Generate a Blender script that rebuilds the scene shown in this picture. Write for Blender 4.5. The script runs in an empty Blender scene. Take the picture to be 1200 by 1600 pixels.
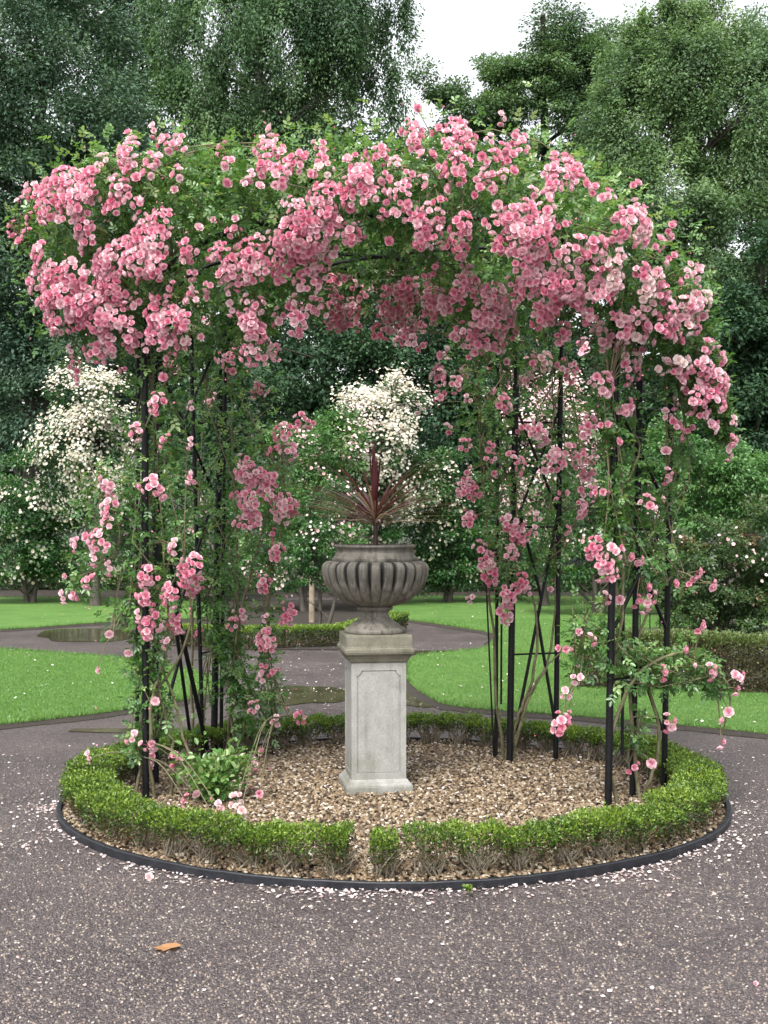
import bpy, bmesh, math, random
import numpy as np
from mathutils import Vector, Matrix

S = bpy.context.scene
COL = S.collection
R = math.radians
# ------------------------------------------------------------------ camera, sky, light
F, H = 2110.0, 1.70            # focal length in photo pixels (1200 wide), eye height
cam_d = bpy.data.cameras.new("camera")
cam = bpy.data.objects.new("camera", cam_d); COL.objects.link(cam)
cam.location = (0, 0, H); cam.rotation_euler = (R(90), 0, 0)
cam_d.sensor_fit = 'HORIZONTAL'; cam_d.sensor_width = 24.0; cam_d.lens = 24.0 * F / 1200.0
cam_d.clip_start = 0.1; cam_d.clip_end = 600
S.camera = cam
S.render.resolution_x = 768; S.render.resolution_y = 1024

SUN_EL, SUN_ROT = R(58), R(200)
world = bpy.data.worlds.new("World"); S.world = world; world.use_nodes = True
nt = world.node_tree; nt.nodes.clear()
sky = nt.nodes.new('ShaderNodeTexSky'); sky.sky_type = 'NISHITA'; sky.sun_disc = False
sky.sun_elevation = SUN_EL; sky.sun_rotation = SUN_ROT; sky.dust_density = 3.0; sky.air_density = 1.0
hs = nt.nodes.new('ShaderNodeHueSaturation'); hs.inputs['Saturation'].default_value = 0.16   # overcast: the cloud sheet has no blue
bg = nt.nodes.new('ShaderNodeBackground'); bg.inputs['Strength'].default_value = 0.15
wo = nt.nodes.new('ShaderNodeOutputWorld')
nt.links.new(sky.outputs[0], hs.inputs['Color']); nt.links.new(hs.outputs[0], bg.inputs['Color']); nt.links.new(bg.outputs[0], wo.inputs[0])
sl = bpy.data.lights.new("sun", 'SUN'); sl.energy = 1.5; sl.angle = R(22); sl.color = (1.0, 0.97, 0.93)
so = bpy.data.objects.new("sun", sl); COL.objects.link(so)
sd = Vector((math.sin(SUN_ROT) * math.cos(SUN_EL), math.cos(SUN_ROT) * math.cos(SUN_EL), math.sin(SUN_EL)))
so.rotation_euler = sd.to_track_quat('Z', 'Y').to_euler()
S.view_settings.view_transform = 'Standard'; S.view_settings.look = 'None'
S.view_settings.exposure = 1.35; S.view_settings.gamma = 1.0

# ------------------------------------------------------------------ helpers
rng = np.random.default_rng(7)
random.seed(7)

def W(px, py, d):              # a point at distance d seen at photo pixel (px, py)
    return np.array([(px - 600.0) / F * d, d, H - (py - 800.0) / F * d])
def G(px, py):                 # the ground point under a photo pixel
    d = F * H / (py - 800.0)
    return ((px - 600.0) / F * d, d)

def tag(o, label=None, cat=None, group=None, kind=None):
    if label: o['label'] = label
    if cat: o['category'] = cat
    if group: o['group'] = group
    if kind: o['kind'] = kind
    return o
def thing(name, label, cat, loc=(0, 0, 0), rz=0.0, group=None):
    o = bpy.data.objects.new(name, None); COL.objects.link(o)
    o.location = loc; o.rotation_euler = (0, 0, rz); o.empty_display_size = 0.2
    return tag(o, label, cat, group)
def link_mesh(name, me, mat, parent=None, loc=None):
    o = bpy.data.objects.new(name, me); COL.objects.link(o)
    if mat is not None: me.materials.append(mat)
    if parent is not None: o.parent = parent
    if loc is not None: o.location = loc
    return o
def np_mesh(name, V, Q, rnd=None, smooth=False):
    V = np.asarray(V, dtype=np.float32).reshape(-1, 3); Q = np.asarray(Q, dtype=np.int32)
    k = Q.shape[1]; n = len(Q)
    me = bpy.data.meshes.new(name)
    me.vertices.add(len(V)); me.vertices.foreach_set('co', V.ravel())
    me.loops.add(n * k); me.loops.foreach_set('vertex_index', Q.ravel())
    me.polygons.add(n)
    me.polygons.foreach_set('loop_start', np.arange(n, dtype=np.int32) * k)
    me.polygons.foreach_set('loop_total', np.full(n, k, dtype=np.int32))
    if smooth: me.polygons.foreach_set('use_smooth', np.ones(n, dtype=bool))
    if rnd is not None:
        a = me.attributes.new('rnd', 'FLOAT', 'FACE'); a.data.foreach_set('value', np.asarray(rnd, dtype=np.float32))
    me.update(calc_edges=True); me.validate()
    return me
def bm_obj(name, bm, mat, parent=None, smooth=False, loc=None):
    bmesh.ops.recalc_face_normals(bm, faces=bm.faces)
    me = bpy.data.meshes.new(name); bm.to_mesh(me); bm.free()
    if smooth:
        for p in me.polygons: p.use_smooth = True
    return link_mesh(name, me, mat, parent, loc)
def unit(v):
    return v / np.maximum(np.linalg.norm(v, axis=-1, keepdims=True), 1e-9)
def rand_unit(n):
    return unit(rng.normal(size=(n, 3)))

def leaf_arrays(P, D, U, L, Wd, fold=0.25, curl=0.12):
    """six-point folded leaves -> verts, quads (two per leaf)"""
    n = len(P); D = unit(D); Rt = unit(np.cross(D, U)); Nn = np.cross(Rt, D)
    L = np.broadcast_to(np.asarray(L, float), (n,))[:, None]; Wd = np.broadcast_to(np.asarray(Wd, float), (n,))[:, None]
    base = P; tip = P + D * L - Nn * L * curl
    r1 = P + D * L * .3 + Rt * Wd * .46 + Nn * Wd * fold; l1 = P + D * L * .3 - Rt * Wd * .46 + Nn * Wd * fold
    r2 = P + D * L * .68 + Rt * Wd * .4 + Nn * Wd * fold * .7; l2 = P + D * L * .68 - Rt * Wd * .4 + Nn * Wd * fold * .7
    V = np.stack([base, r1, r2, tip, l2, l1], axis=1).reshape(-1, 3)
    i = np.arange(n)[:, None] * 6
    Q = np.concatenate([i + np.array([0, 1, 2, 3]), i + np.array([0, 3, 4, 5])], axis=1).reshape(-1, 4)
    return V, Q
def quad_leaves(P, D, U, L, Wd):
    n = len(P); D = unit(D); Rt = unit(np.cross(D, U)); Nn = np.cross(Rt, D)
    L = np.broadcast_to(np.asarray(L, float), (n,))[:, None]; Wd = np.broadcast_to(np.asarray(Wd, float), (n,))[:, None]
    V = np.stack([P, P + D * L * .45 + Rt * Wd * .5, P + D * L - Nn * L * .15, P + D * L * .45 - Rt * Wd * .5 + Nn * Wd * .2], axis=1).reshape(-1, 3)
    Q = (np.arange(n)[:, None] * 4 + np.arange(4))
    return V, Q
def tubes(lines, radii, sides=6):
    """lines: list of (k,3); radii: list of scalars or (k,) -> V,Q"""
    Vs, Qs, off = [], [], 0
    a = np.linspace(0, 2 * math.pi, sides, endpoint=False)
    for ln, rr in zip(lines, radii):
        ln = np.asarray(ln, float); k = len(ln); rr = np.broadcast_to(np.asarray(rr, float), (k,))
        t = unit(np.gradient(ln, axis=0)); ref = np.array([0.13, 0.99, 0.05]) if abs(t[:, 2]).mean() > .6 else np.array([0.02, 0.05, 1.0])
        x = unit(np.cross(t, ref)); y = np.cross(t, x)
        ring = ln[:, None] + rr[:, None, None] * (np.cos(a)[None, :, None] * x[:, None] + np.sin(a)[None, :, None] * y[:, None])
        Vs.append(ring.reshape(-1, 3))
        i, j = np.meshgrid(np.arange(k - 1), np.arange(sides), indexing='ij'); j2 = (j + 1) % sides
        Qs.append(np.stack([i * sides + j, i * sides + j2, (i + 1) * sides + j2, (i + 1) * sides + j], -1).reshape(-1, 4) + off)
        off += k * sides
    return np.concatenate(Vs), np.concatenate(Qs)
def tube_obj(name, lines, radii, mat, parent=None, sides=8):
    V, Q = tubes(lines, radii, sides)
    return link_mesh(name, np_mesh(name, V, Q, smooth=True), mat, parent)
def spline(pts, n):
    pts = np.asarray(pts, float); k = len(pts)
    P = np.vstack([2 * pts[0] - pts[1], pts, 2 * pts[-1] - pts[-2]])
    out = []
    for u in np.linspace(0, k - 1 - 1e-6, n):
        i = int(u); t = u - i; a, b, c, d = P[i], P[i + 1], P[i + 2], P[i + 3]
        out.append(.5 * ((2 * b) + (-a + c) * t + (2 * a - 5 * b + 4 * c - d) * t * t + (-a + 3 * b - 3 * c + d) * t ** 3))
    return np.array(out)

# ------------------------------------------------------------------ materials
class NT:
    def __init__(s, name):
        s.m = bpy.data.materials.new(name); s.m.use_nodes = True; s.t = s.m.node_tree
        s.b = s.t.nodes['Principled BSDF']; s.o = s.t.nodes['Material Output']
    def n(s, typ, **kw):
        x = s.t.nodes.new(typ)
        for k, v in kw.items():
            if k in x.inputs: x.inputs[k].default_value = v
            else: setattr(x, k, v)
        return x
    def l(s, a, b): s.t.links.new(a, b)
    def ramp(s, fac, stops, interp='LINEAR'):
        r = s.n('ShaderNodeValToRGB'); r.color_ramp.interpolation = interp
        e = r.color_ramp.elements
        while len(e) < len(stops): e.new(0.5)
        for q, (p, c) in zip(e, stops): q.position = p; q.color = (*c, 1)
        s.l(fac, r.inputs[0]); return r.outputs[0]
    def coords(s, scale=1.0, kind='Object'):
        return s.n('ShaderNodeTexCoord').outputs[kind]
    def noise(s, co, scale, detail=4, rough=.6):
        x = s.n('ShaderNodeTexNoise', Scale=scale, Detail=detail, Roughness=rough); s.l(co, x.inputs['Vector']); return x
    def mix(s, f, a, b, mode='MIX'):
        x = s.n('ShaderNodeMix', data_type='RGBA', blend_type=mode)
        for src, k in ((f, 0), (a, 6), (b, 7)):
            if isinstance(src, (int, float)): x.inputs[k].default_value = src
            elif isinstance(src, tuple): x.inputs[k].default_value = (*src, 1)
            else: s.l(src, x.inputs[k])
        return x.outputs[2]
    def bump(s, h, strength, dist):
        x = s.n('ShaderNodeBump', Strength=strength, Distance=dist); s.l(h, x.inputs['Height']); s.l(x.outputs[0], s.b.inputs['Normal']); return x

def leaf_mat(name, stops, rough=.42, trans=.3, spec=.5, clump=0.0):
    t = NT(name); a = t.n('ShaderNodeAttribute', attribute_name='rnd')
    col = t.ramp(a.outputs['Fac'], stops)
    if clump:
        nz = t.noise(t.coords(), clump, 3); dk = t.ramp(nz.outputs['Fac'], [(.35, (.62, .66, .70)), (.65, (1.25, 1.2, 1.0))])
        col = t.mix(1.0, col, dk, 'MULTIPLY')
    t.l(col, t.b.inputs['Base Color']); t.b.inputs['Roughness'].default_value = rough
    t.b.inputs['Specular IOR Level'].default_value = spec
    tr = t.n('ShaderNodeBsdfTranslucent'); cc = t.mix(1.0, col, (1.3, 1.35, .7), 'MULTIPLY'); t.l(cc, tr.inputs[0])
    mx = t.n('ShaderNodeMixShader', Fac=trans); t.l(t.b.outputs[0], mx.inputs[1]); t.l(tr.outputs[0], mx.inputs[2]); t.l(mx.outputs[0], t.o.inputs[0])
    return t.m
M = {}
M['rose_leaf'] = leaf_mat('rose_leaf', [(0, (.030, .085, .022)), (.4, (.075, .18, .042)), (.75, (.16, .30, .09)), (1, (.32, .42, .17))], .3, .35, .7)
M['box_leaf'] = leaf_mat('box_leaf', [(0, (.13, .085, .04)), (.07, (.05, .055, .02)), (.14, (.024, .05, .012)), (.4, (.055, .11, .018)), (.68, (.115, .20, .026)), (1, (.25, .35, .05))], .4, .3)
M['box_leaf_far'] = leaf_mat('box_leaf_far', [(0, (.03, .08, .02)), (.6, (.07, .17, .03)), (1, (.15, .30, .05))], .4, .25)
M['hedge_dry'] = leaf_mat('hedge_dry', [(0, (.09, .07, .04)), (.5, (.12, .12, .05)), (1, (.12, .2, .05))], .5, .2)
M['shrub_leaf'] = leaf_mat('shrub_leaf', [(0, (.02, .06, .018)), (.5, (.045, .125, .035)), (.85, (.09, .2, .055)), (1, (.17, .25, .08))], .38, .25, .6)
M['shrub_light'] = leaf_mat('shrub_light', [(0, (.045, .11, .035)), (.5, (.09, .21, .06)), (.85, (.16, .30, .10)), (1, (.26, .36, .15))], .4, .3, .5)
M['shrub_red'] = leaf_mat('shrub_red', [(0, (.03, .06, .02)), (.6, (.06, .12, .035)), (.85, (.12, .16, .06)), (1, (.26, .13, .09))], .4, .25, .6)
M['dark_leaf'] = leaf_mat('dark_leaf', [(0, (.022, .055, .03)), (.6, (.045, .10, .052)), (1, (.09, .16, .085))], .6, .15, .25, .9)  # leaf colour lifted in place of haze
M['blue_leaf'] = leaf_mat('blue_leaf', [(0, (.04, .085, .058)), (.6, (.08, .145, .098)), (1, (.15, .23, .165))], .6, .2, .25, .5)
M['birch_leaf'] = leaf_mat('birch_leaf', [(0, (.045, .10, .045)), (.6, (.09, .17, .085)), (1, (.17, .26, .15))], .6, .3, .25, .5)
M['oak_leaf'] = leaf_mat('oak_leaf', [(0, (.06, .12, .055)), (.6, (.115, .20, .10)), (1, (.20, .30, .17))], .6, .3, .25, .45)  # leaf colour lightened, distance haze put into the tint
M['light_leaf'] = leaf_mat('light_leaf', [(0, (.09, .16, .08)), (.6, (.165, .265, .14)), (1, (.27, .38, .23))], .6, .35, .25, .4)  # lightened likewise, the colour stands in for haze

def petal_mat(name, stops):
    t = NT(name); a = t.n('ShaderNodeAttribute', attribute_name='rnd'); oi = t.n('ShaderNodeObjectInfo')
    m = t.n('ShaderNodeMath', operation='MULTIPLY_ADD'); m.inputs[1].default_value = .22; t.l(oi.outputs['Random'], m.inputs[0]); t.l(a.outputs['Fac'], m.inputs[2])
    col = t.ramp(m.outputs[0], stops); t.l(col, t.b.inputs['Base Color']); t.b.inputs['Roughness'].default_value = .6
    t.b.inputs['Specular IOR Level'].default_value = .25
    tr = t.n('ShaderNodeBsdfTranslucent'); t.l(col, tr.inputs[0]); mx = t.n('ShaderNodeMixShader', Fac=.3)
    t.l(t.b.outputs[0], mx.inputs[1]); t.l(tr.outputs[0], mx.inputs[2]); t.l(mx.outputs[0], t.o.inputs[0]); return t.m
M['pink'] = petal_mat('pink_petal', [(0, (.50, .075, .165)), (.35, (.72, .20, .32)), (.65, (.83, .38, .49)), (1.0, (.90, .66, .70))])
M['pale'] = petal_mat('pale_petal', [(0, (.80, .42, .46)), (.5, (.88, .60, .62)), (1, (.90, .80, .76))])
M['petal'] = petal_mat('fallen_petal', [(0, (.48, .33, .30)), (.4, (.66, .54, .52)), (1, (.80, .74, .72))])
M['white'] = petal_mat('white_petal', [(0, (.42, .36, .25)), (.5, (.62, .56, .44)), (1, (.76, .73, .65))])

def bark(name, c1, c2, scale=8):
    t = NT(name); n = t.noise(t.coords(), scale, 6, .7); t.l(t.ramp(n.outputs['Fac'], [(.3, c1), (.7, c2)]), t.b.inputs['Base Color'])
    t.b.inputs['Roughness'].default_value = .85; t.bump(n.outputs['Fac'], .6, .02); return t.m
M['bark'] = bark('bark', (.035, .03, .025), (.11, .095, .075))
M['birch_bark'] = bark('birch_bark', (.05, .045, .04), (.25, .24, .22), 4)
M['twig'] = bark('twig', (.12, .095, .065), (.36, .31, .23), 20)
M['cane'] = bark('cane', (.07, .06, .03), (.22, .20, .11), 14)
M['stake'] = bark('stake', (.16, .12, .08), (.34, .28, .2), 9)

def metal():
    t = NT('black_paint'); n = t.noise(t.coords(), 30, 5); t.l(t.ramp(n.outputs['Fac'], [(.35, (.003, .003, .004)), (.75, (.010, .010, .012))]), t.b.inputs['Base Color'])
    t.b.inputs['Roughness'].default_value = .5; t.b.inputs['Specular IOR Level'].default_value = .25; t.bump(n.outputs['Fac'], .2, .004); return t.m
M['metal'] = metal()
def edging():
    t = NT('edging_board'); co = t.coords(); n = t.noise(co, 14, 6, .7); v = t.n('ShaderNodeTexVoronoi', Scale=45.0); t.l(co, v.inputs['Vector'])
    base = t.ramp(n.outputs['Fac'], [(.3, (.004, .004, .006)), (.7, (.022, .025, .032))])
    t.l(base, t.b.inputs['Base Color'])
    t.b.inputs['Roughness'].default_value = .5; t.bump(n.outputs['Fac'], .5, .01); return t.m
M['edging'] = edging()

def gravel():
    t = NT('wet_gravel'); co = t.coords()
    v = t.n('ShaderNodeTexVoronoi', Scale=110.0); t.l(co, v.inputs['Vector'])
    v2 = t.n('ShaderNodeTexVoronoi', Scale=190.0); t.l(co, v2.inputs['Vector'])
    sp = t.n('ShaderNodeSeparateColor'); t.l(v.outputs['Color'], sp.inputs[0]); sp2 = t.n('ShaderNodeSeparateColor'); t.l(v2.outputs['Color'], sp2.inputs[0])
    c1 = t.ramp(sp.outputs[0], [(0, (.030, .024, .027)), (.3, (.060, .049, .053)), (.55, (.095, .079, .082)), (.76, (.145, .118, .105)), (.9, (.22, .185, .155)), (.975, (.36, .32, .30))], 'CONSTANT')
    c2 = t.ramp(sp2.outputs[0], [(0, (.035, .028, .03)), (.6, (.085, .07, .07)), (.9, (.20, .17, .145)), (1, (.4, .36, .33))])
    m = t.mix(.42, c1, c2)
    big = t.noise(co, .9, 4); m = t.mix(1.0, m, t.ramp(big.outputs['Fac'], [(.3, (.68, .67, .70)), (.7, (1.0, .96, .95))]), 'MULTIPLY')
    t.l(m, t.b.inputs['Base Color'])
    rg = t.ramp(big.outputs['Fac'], [(.35, (.34,) * 3), (.65, (.6,) * 3)]); t.l(rg, t.b.inputs['Roughness'])
    inv = t.n('ShaderNodeMath', operation='SUBTRACT'); inv.inputs[0].default_value = 1; t.l(v.outputs['Distance'], inv.inputs[1])
    t.bump(inv.outputs[0], .9, .008); return t.m
M['gravel'] = gravel()
def soil(name, c1, c2):
    t = NT(name); co = t.coords(); n = t.noise(co, 26, 8, .75); t.l(t.ramp(n.outputs['Fac'], [(.3, c1), (.7, c2)]), t.b.inputs['Base Color'])
    t.b.inputs['Roughness'].default_value = .8; t.bump(n.outputs['Fac'], .8, .03); return t.m
M['soil'] = soil('bed_soil', (.03, .02, .014), (.11, .08, .055))
M['dark_soil'] = soil('dark_soil', (.014, .011, .008), (.05, .037, .028))
M['forest'] = soil('woodland_floor', (.015, .02, .01), (.05, .06, .03))
def grass():
    t = NT('lawn_grass'); co = t.coords(); mp = t.n('ShaderNodeMapping'); t.l(co, mp.inputs[0]); mp.inputs['Scale'].default_value = (1, .6, 1)
    n = t.noise(mp.outputs[0], 110, 6, .8); b = t.noise(co, 1.6, 5, .6)
    c = t.ramp(n.outputs['Fac'], [(.3, (.075, .16, .035)), (.5, (.13, .26, .06)), (.7, (.20, .35, .10))])
    c = t.mix(1.0, c, t.ramp(b.outputs['Fac'], [(.3, (.72, .78, .75)), (.5, (1, 1, 1)), (.72, (1.28, 1.12, 1.15))]), 'MULTIPLY')
    t.l(c, t.b.inputs['Base Color']); t.b.inputs['Roughness'].default_value = .6; t.b.inputs['Specular IOR Level'].default_value = .2; t.bump(n.outputs['Fac'], 1.0, .03); return t.m
M['grass'] = grass()
M['blade'] = leaf_mat('grass_blade', [(0, (.09, .19, .04)), (.6, (.135, .265, .06)), (1, (.19, .34, .09))], .5, .3)
def chips():
    t = NT('bark_chip'); a = t.n('ShaderNodeAttribute', attribute_name='rnd')
    c = t.ramp(a.outputs['Fac'], [(0, (.035, .022, .013)), (.3, (.12, .078, .042)), (.6, (.22, .155, .09)), (.86, (.31, .235, .155)), (1, (.52, .47, .39))])
    t.l(c, t.b.inputs['Base Color']); t.b.inputs['Roughness'].default_value = .55; return t.m
M['chips'] = chips()
def puddle():
    t = NT('puddle_water'); n = t.noise(t.coords(), 3, 4); t.l(t.ramp(n.outputs['Fac'], [(.35, (.035, .032, .018)), (.7, (.08, .07, .04))]), t.b.inputs['Base Color'])
    t.b.inputs['Roughness'].default_value = .1; t.b.inputs['IOR'].default_value = 1.33; n2 = t.noise(t.coords(), 9, 2); t.bump(n2.outputs['Fac'], .05, .01); return t.m
M['water'] = puddle()
def stone(name, c1, c2, moss, stain=False, algae=.5):
    t = NT(name); co = t.coords(); n = t.noise(co, 9, 8, .7); f = t.noise(co, 120, 4, .7)
    c = t.ramp(n.outputs['Fac'], [(.3, c1), (.7, c2)])
    c = t.mix(1.0, c, t.ramp(f.outputs['Fac'], [(.3, (.78,) * 3), (.7, (1.15,) * 3)]), 'MULTIPLY')
    m = t.noise(co, 5, 7, .7); mk = t.ramp(m.outputs['Fac'], [(.5, (0, 0, 0)), (.72, (algae,) * 3)]); c = t.mix(mk, c, moss)
    if stain:
        a = t.n('ShaderNodeAttribute', attribute_name='stain'); st = t.n('ShaderNodeMath', operation='MULTIPLY'); r = t.ramp(n.outputs['Fac'], [(.2, (.6,) * 3), (.6, (1.3,) * 3)])
        t.l(a.outputs['Fac'], st.inputs[0]); t.l(r, st.inputs[1]); cl = t.n('ShaderNodeClamp'); t.l(st.outputs[0], cl.inputs[0])
        c = t.mix(cl.outputs[0], c, (.014, .014, .013))
        mp = t.n('ShaderNodeMapping'); mp.inputs['Scale'].default_value = (1, 1, .12); t.l(co, mp.inputs[0]); sn = t.noise(mp.outputs[0], 26, 5, .7)
        c = t.mix(1.0, c, t.ramp(sn.outputs['Fac'], [(.36, (.45, .44, .43)), (.55, (1.05,) * 3)]), 'MULTIPLY')
    if name.startswith('pale'):
        sx = t.n('ShaderNodeSeparateXYZ'); t.l(co, sx.inputs[0]); w = t.noise(co, 3.2, 6, .65); q = t.n('ShaderNodeMath', operation='MULTIPLY_ADD'); q.inputs[1].default_value = 1.3; t.l(w.outputs['Fac'], q.inputs[0]); t.l(sx.outputs[2], q.inputs[2])
        dk = t.ramp(q.outputs[0], [(.66, (1, 1, 1)), (.86, (.0, .0, .0))]); fm = t.n('ShaderNodeMath', operation='MULTIPLY'); fm.inputs[1].default_value = .62; t.l(dk, fm.inputs[0]); c = t.mix(fm.outputs[0], c, (.15, .145, .11))
        mp = t.n('ShaderNodeMapping'); mp.inputs['Scale'].default_value = (1, 1, .15); t.l(co, mp.inputs[0]); sn = t.noise(mp.outputs[0], 18, 5, .7)
        c = t.mix(1.0, c, t.ramp(sn.outputs['Fac'], [(.32, (.80, .80, .78)), (.5, (1.0,) * 3)]), 'MULTIPLY')
    t.l(c, t.b.inputs['Base Color']); t.b.inputs['Roughness'].default_value = .8
    ad = t.n('ShaderNodeMath', operation='ADD'); t.l(n.outputs['Fac'], ad.inputs[0]); t.l(f.outputs['Fac'], ad.inputs[1]); t.bump(ad.outputs[0], .35, .008); return t.m
M['urn_stone'] = stone('weathered_urn_stone', (.12, .108, .088), (.25, .23, .19), (.05, .05, .04), True)
M['cap_stone'] = stone('mossy_cap_stone', (.11, .105, .075), (.23, .215, .165), (.06, .07, .03), False, .75)
M['shaft_stone'] = stone('pale_shaft_stone', (.27, .268, .25), (.35, .345, .32), (.15, .15, .12), False, .35)
M['cordy'] = leaf_mat('cordyline_leaf', [(0, (.05, .009, .012)), (.5, (.105, .022, .026)), (.85, (.19, .085, .085)), (1, (.34, .25, .23))], .3, .25, .6)
M['fallen'] = leaf_mat('fallen_leaf', [(0, (.38, .20, .09)), (1, (.48, .30, .17))], .5, .2)

# ------------------------------------------------------------------ ground, lawns, bed
def sheet(name, pts, z, mat, thick=0.0, kind='structure', sub=0):
    bm = bmesh.new(); vs = [bm.verts.new((x, y, z)) for x, y in pts]; f = bm.faces.new(vs)
    if thick:
        r = bmesh.ops.extrude_face_region(bm, geom=[f]); 
        for v in [g for g in r['geom'] if isinstance(g, bmesh.types.BMVert)]: v.co.z -= thick
    o = bm_obj(name, bm, mat); o['kind'] = kind; return o
sheet('ground', [(-120, -20), (120, -20), (120, 300), (-120, 300)], 0.0, M['gravel'])

def smooth_poly(pp, n=8, jit=.0):
    """closed outline of ground pixels, rounded a little"""
    P = np.array([G(*p) for p in pp]); out = []
    for i in range(len(P)):
        a, b = P[i], P[(i + 1) % len(P)]; L = np.linalg.norm(b - a); k = max(2, min(60, int(L / .25)))
        for t in np.linspace(0, 1, k, endpoint=False): out.append(a + (b - a) * t)
    out = np.array(out)
    for _ in range(3): out = (np.roll(out, 1, 0) + out * 2 + np.roll(out, -1, 0)) / 4
    out += rng.normal(size=out.shape) * jit
    return out
def in_poly(x, y, poly):
    px, py = poly[:, 0], poly[:, 1]; qx, qy = np.roll(px, -1), np.roll(py, -1); c = np.zeros(len(x), bool)
    for a, b, p, q in zip(px, py, qx, qy):
        if b == q: continue
        m = ((b > y) != (q > y)) & (x < (p - a) * (y - b) / (q - b) + a); c ^= m
    return c
LAWNS = {
 'lawn': [(-900, 1215), (0, 1138), (100, 1127), (200, 1114), (330, 1092), (352, 1072), (300, 1052), (180, 1031), (0, 1018), (-900, 1000)],
 'lawn.001': [(637, 1070), (690, 1109), (760, 1113), (900, 1124), (1050, 1136), (1200, 1152), (1900, 1230), (2300, 1000), (1600, 940), (1200, 938), (770, 934), (612, 934), (575, 950), (612, 968), (700, 980), (780, 993), (762, 1019), (652, 1026), (640, 1036)],
 'lawn.002': [(-900, 985), (0, 988), (60, 983), (150, 976), (230, 972), (330, 968), (345, 955), (300, 942), (100, 936), (-900, 936)],
}
lawn_polys = []
for nm, pp in LAWNS.items():
    P = smooth_poly(pp, jit=.006); lawn_polys.append(P)
    sheet(nm, P, .035, M['grass'], .03)
    # cut edge of dark soil round the turf
    c = P.mean(0); bm = bmesh.new(); n = len(P)
    d = np.roll(P, -1, 0) - np.roll(P, 1, 0); nn = unit(np.stack([d[:, 1], -d[:, 0]], 1)); 
    if in_poly((P + nn * .02)[:1, 0], (P + nn * .02)[:1, 1], P)[0]: nn = -nn
    a = [bm.verts.new((x, y, .026)) for x, y in P + nn * .004]; b = [bm.verts.new((x, y, .004)) for x, y in P + nn * (.075 + rng.random((n, 1)) * .05)]
    for i in range(n): bm.faces.new((a[i], a[(i + 1) % n], b[(i + 1) % n], b[i]))
    o = bm_obj('lawn_edge_soil', bm, M['dark_soil']); o['kind'] = 'structure'
# turf blades: nearest parts of the lawns and all along the rims
def blades(name, P2, z, hmin, hmax, w):
    n = len(P2); P = np.column_stack([P2, np.full(n, z)]); D = unit(np.column_stack([rng.normal(0, .45, (n, 2)), np.ones(n)])); U = rand_unit(n)
    L = rng.uniform(hmin, hmax, n); Rt = unit(np.cross(D, U)) * (w * .5)
    V = np.stack([P - Rt, P + Rt, P + D * L[:, None]], 1).reshape(-1, 3); Q = np.arange(n * 3).reshape(-1, 3)
    o = link_mesh(name, np_mesh(name, V, Q, rng.random(n)), M['blade']); tag(o, kind='stuff'); return o
bp = []
for P in lawn_polys[:2]:
    lo, hi = P.min(0), P.max(0); lo = np.maximum(lo, (-5.5, 9)); hi = np.minimum(hi, (5.5, 21))
    q = rng.uniform(lo, hi, (190000, 2)); q = q[in_poly(q[:, 0], q[:, 1], P)]; q = q[abs(q[:, 0]) < q[:, 1] * .31]; bp.append(q)
bp = np.concatenate(bp)
o = blades('grass', bp, .033, .012, .026, .007); tag(o, 'short mown bright green grass covering the lawns', 'grass')
rim = []
for P in lawn_polys:
    k = rng.integers(0, len(P), 9000); t = rng.random((9000, 1)); q = P[k] * (1 - t) + P[(k + 1) % len(P)] * t; q = q[(abs(q[:, 0]) < q[:, 1] * .32) & (q[:, 1] < 30)]; rim.append(q + rng.normal(0, .01, q.shape))
rim = np.concatenate(rim); o = blades('lawn_rim_grass', rim, .03, .025, .06, .009); tag(o, 'longer grass blades along the cut edges of the lawns', 'grass')

# beds and woodland floor behind the lawns
sheet('soil', [(-60, 26.9), (60, 26.9), (60, 31), (-60, 31)], .004, M['dark_soil'])
sheet('woodland_floor', [(-110, 31), (110, 31), (110, 290), (-110, 290)], .008, M['forest'])
sheet('soil.001', [G(300, 1016), G(545, 1016), G(600, 975), G(560, 938), G(330, 938), G(250, 990)], .008, M['dark_soil'])
sheet('soil.002', [G(905, 1078), G(1500, 1092), G(1500, 975), G(1000, 985)], .041, M['dark_soil'])
def blob(name, cx, cy, rx, ry, z, mat, seed=0):
    a = np.linspace(0, 2 * math.pi, 72, endpoint=False); r = 1 + .12 * np.sin(2 * a + seed) + .08 * np.sin(3 * a + seed * 2.3) + .05 * np.sin(7 * a + seed)
    x0, y0 = G(cx, cy); sx = rx / F * y0; yy = G(cx, cy + ry)[1]; sy = abs(y0 - yy)
    o = sheet(name, [(x0 + sx * c * q, y0 + sy * s * q) for c, s, q in zip(np.cos(a), np.sin(a), r)], z, mat); return o
tag(blob('puddle', 468, 1087, 82, 17, .006, M['water'], 1)); tag(blob('puddle.001', 148, 992, 92, 11, .006, M['water'], 3))
blob('puddle.002', 655, 1092, 38, 12, .006, M['water'], 5); blob('puddle.003', 165, 1142, 50, 4, .006, M['water'], 2)
blob('puddle.004', 690, 1021, 70, 3.5, .006, M['water'], 4)

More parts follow.
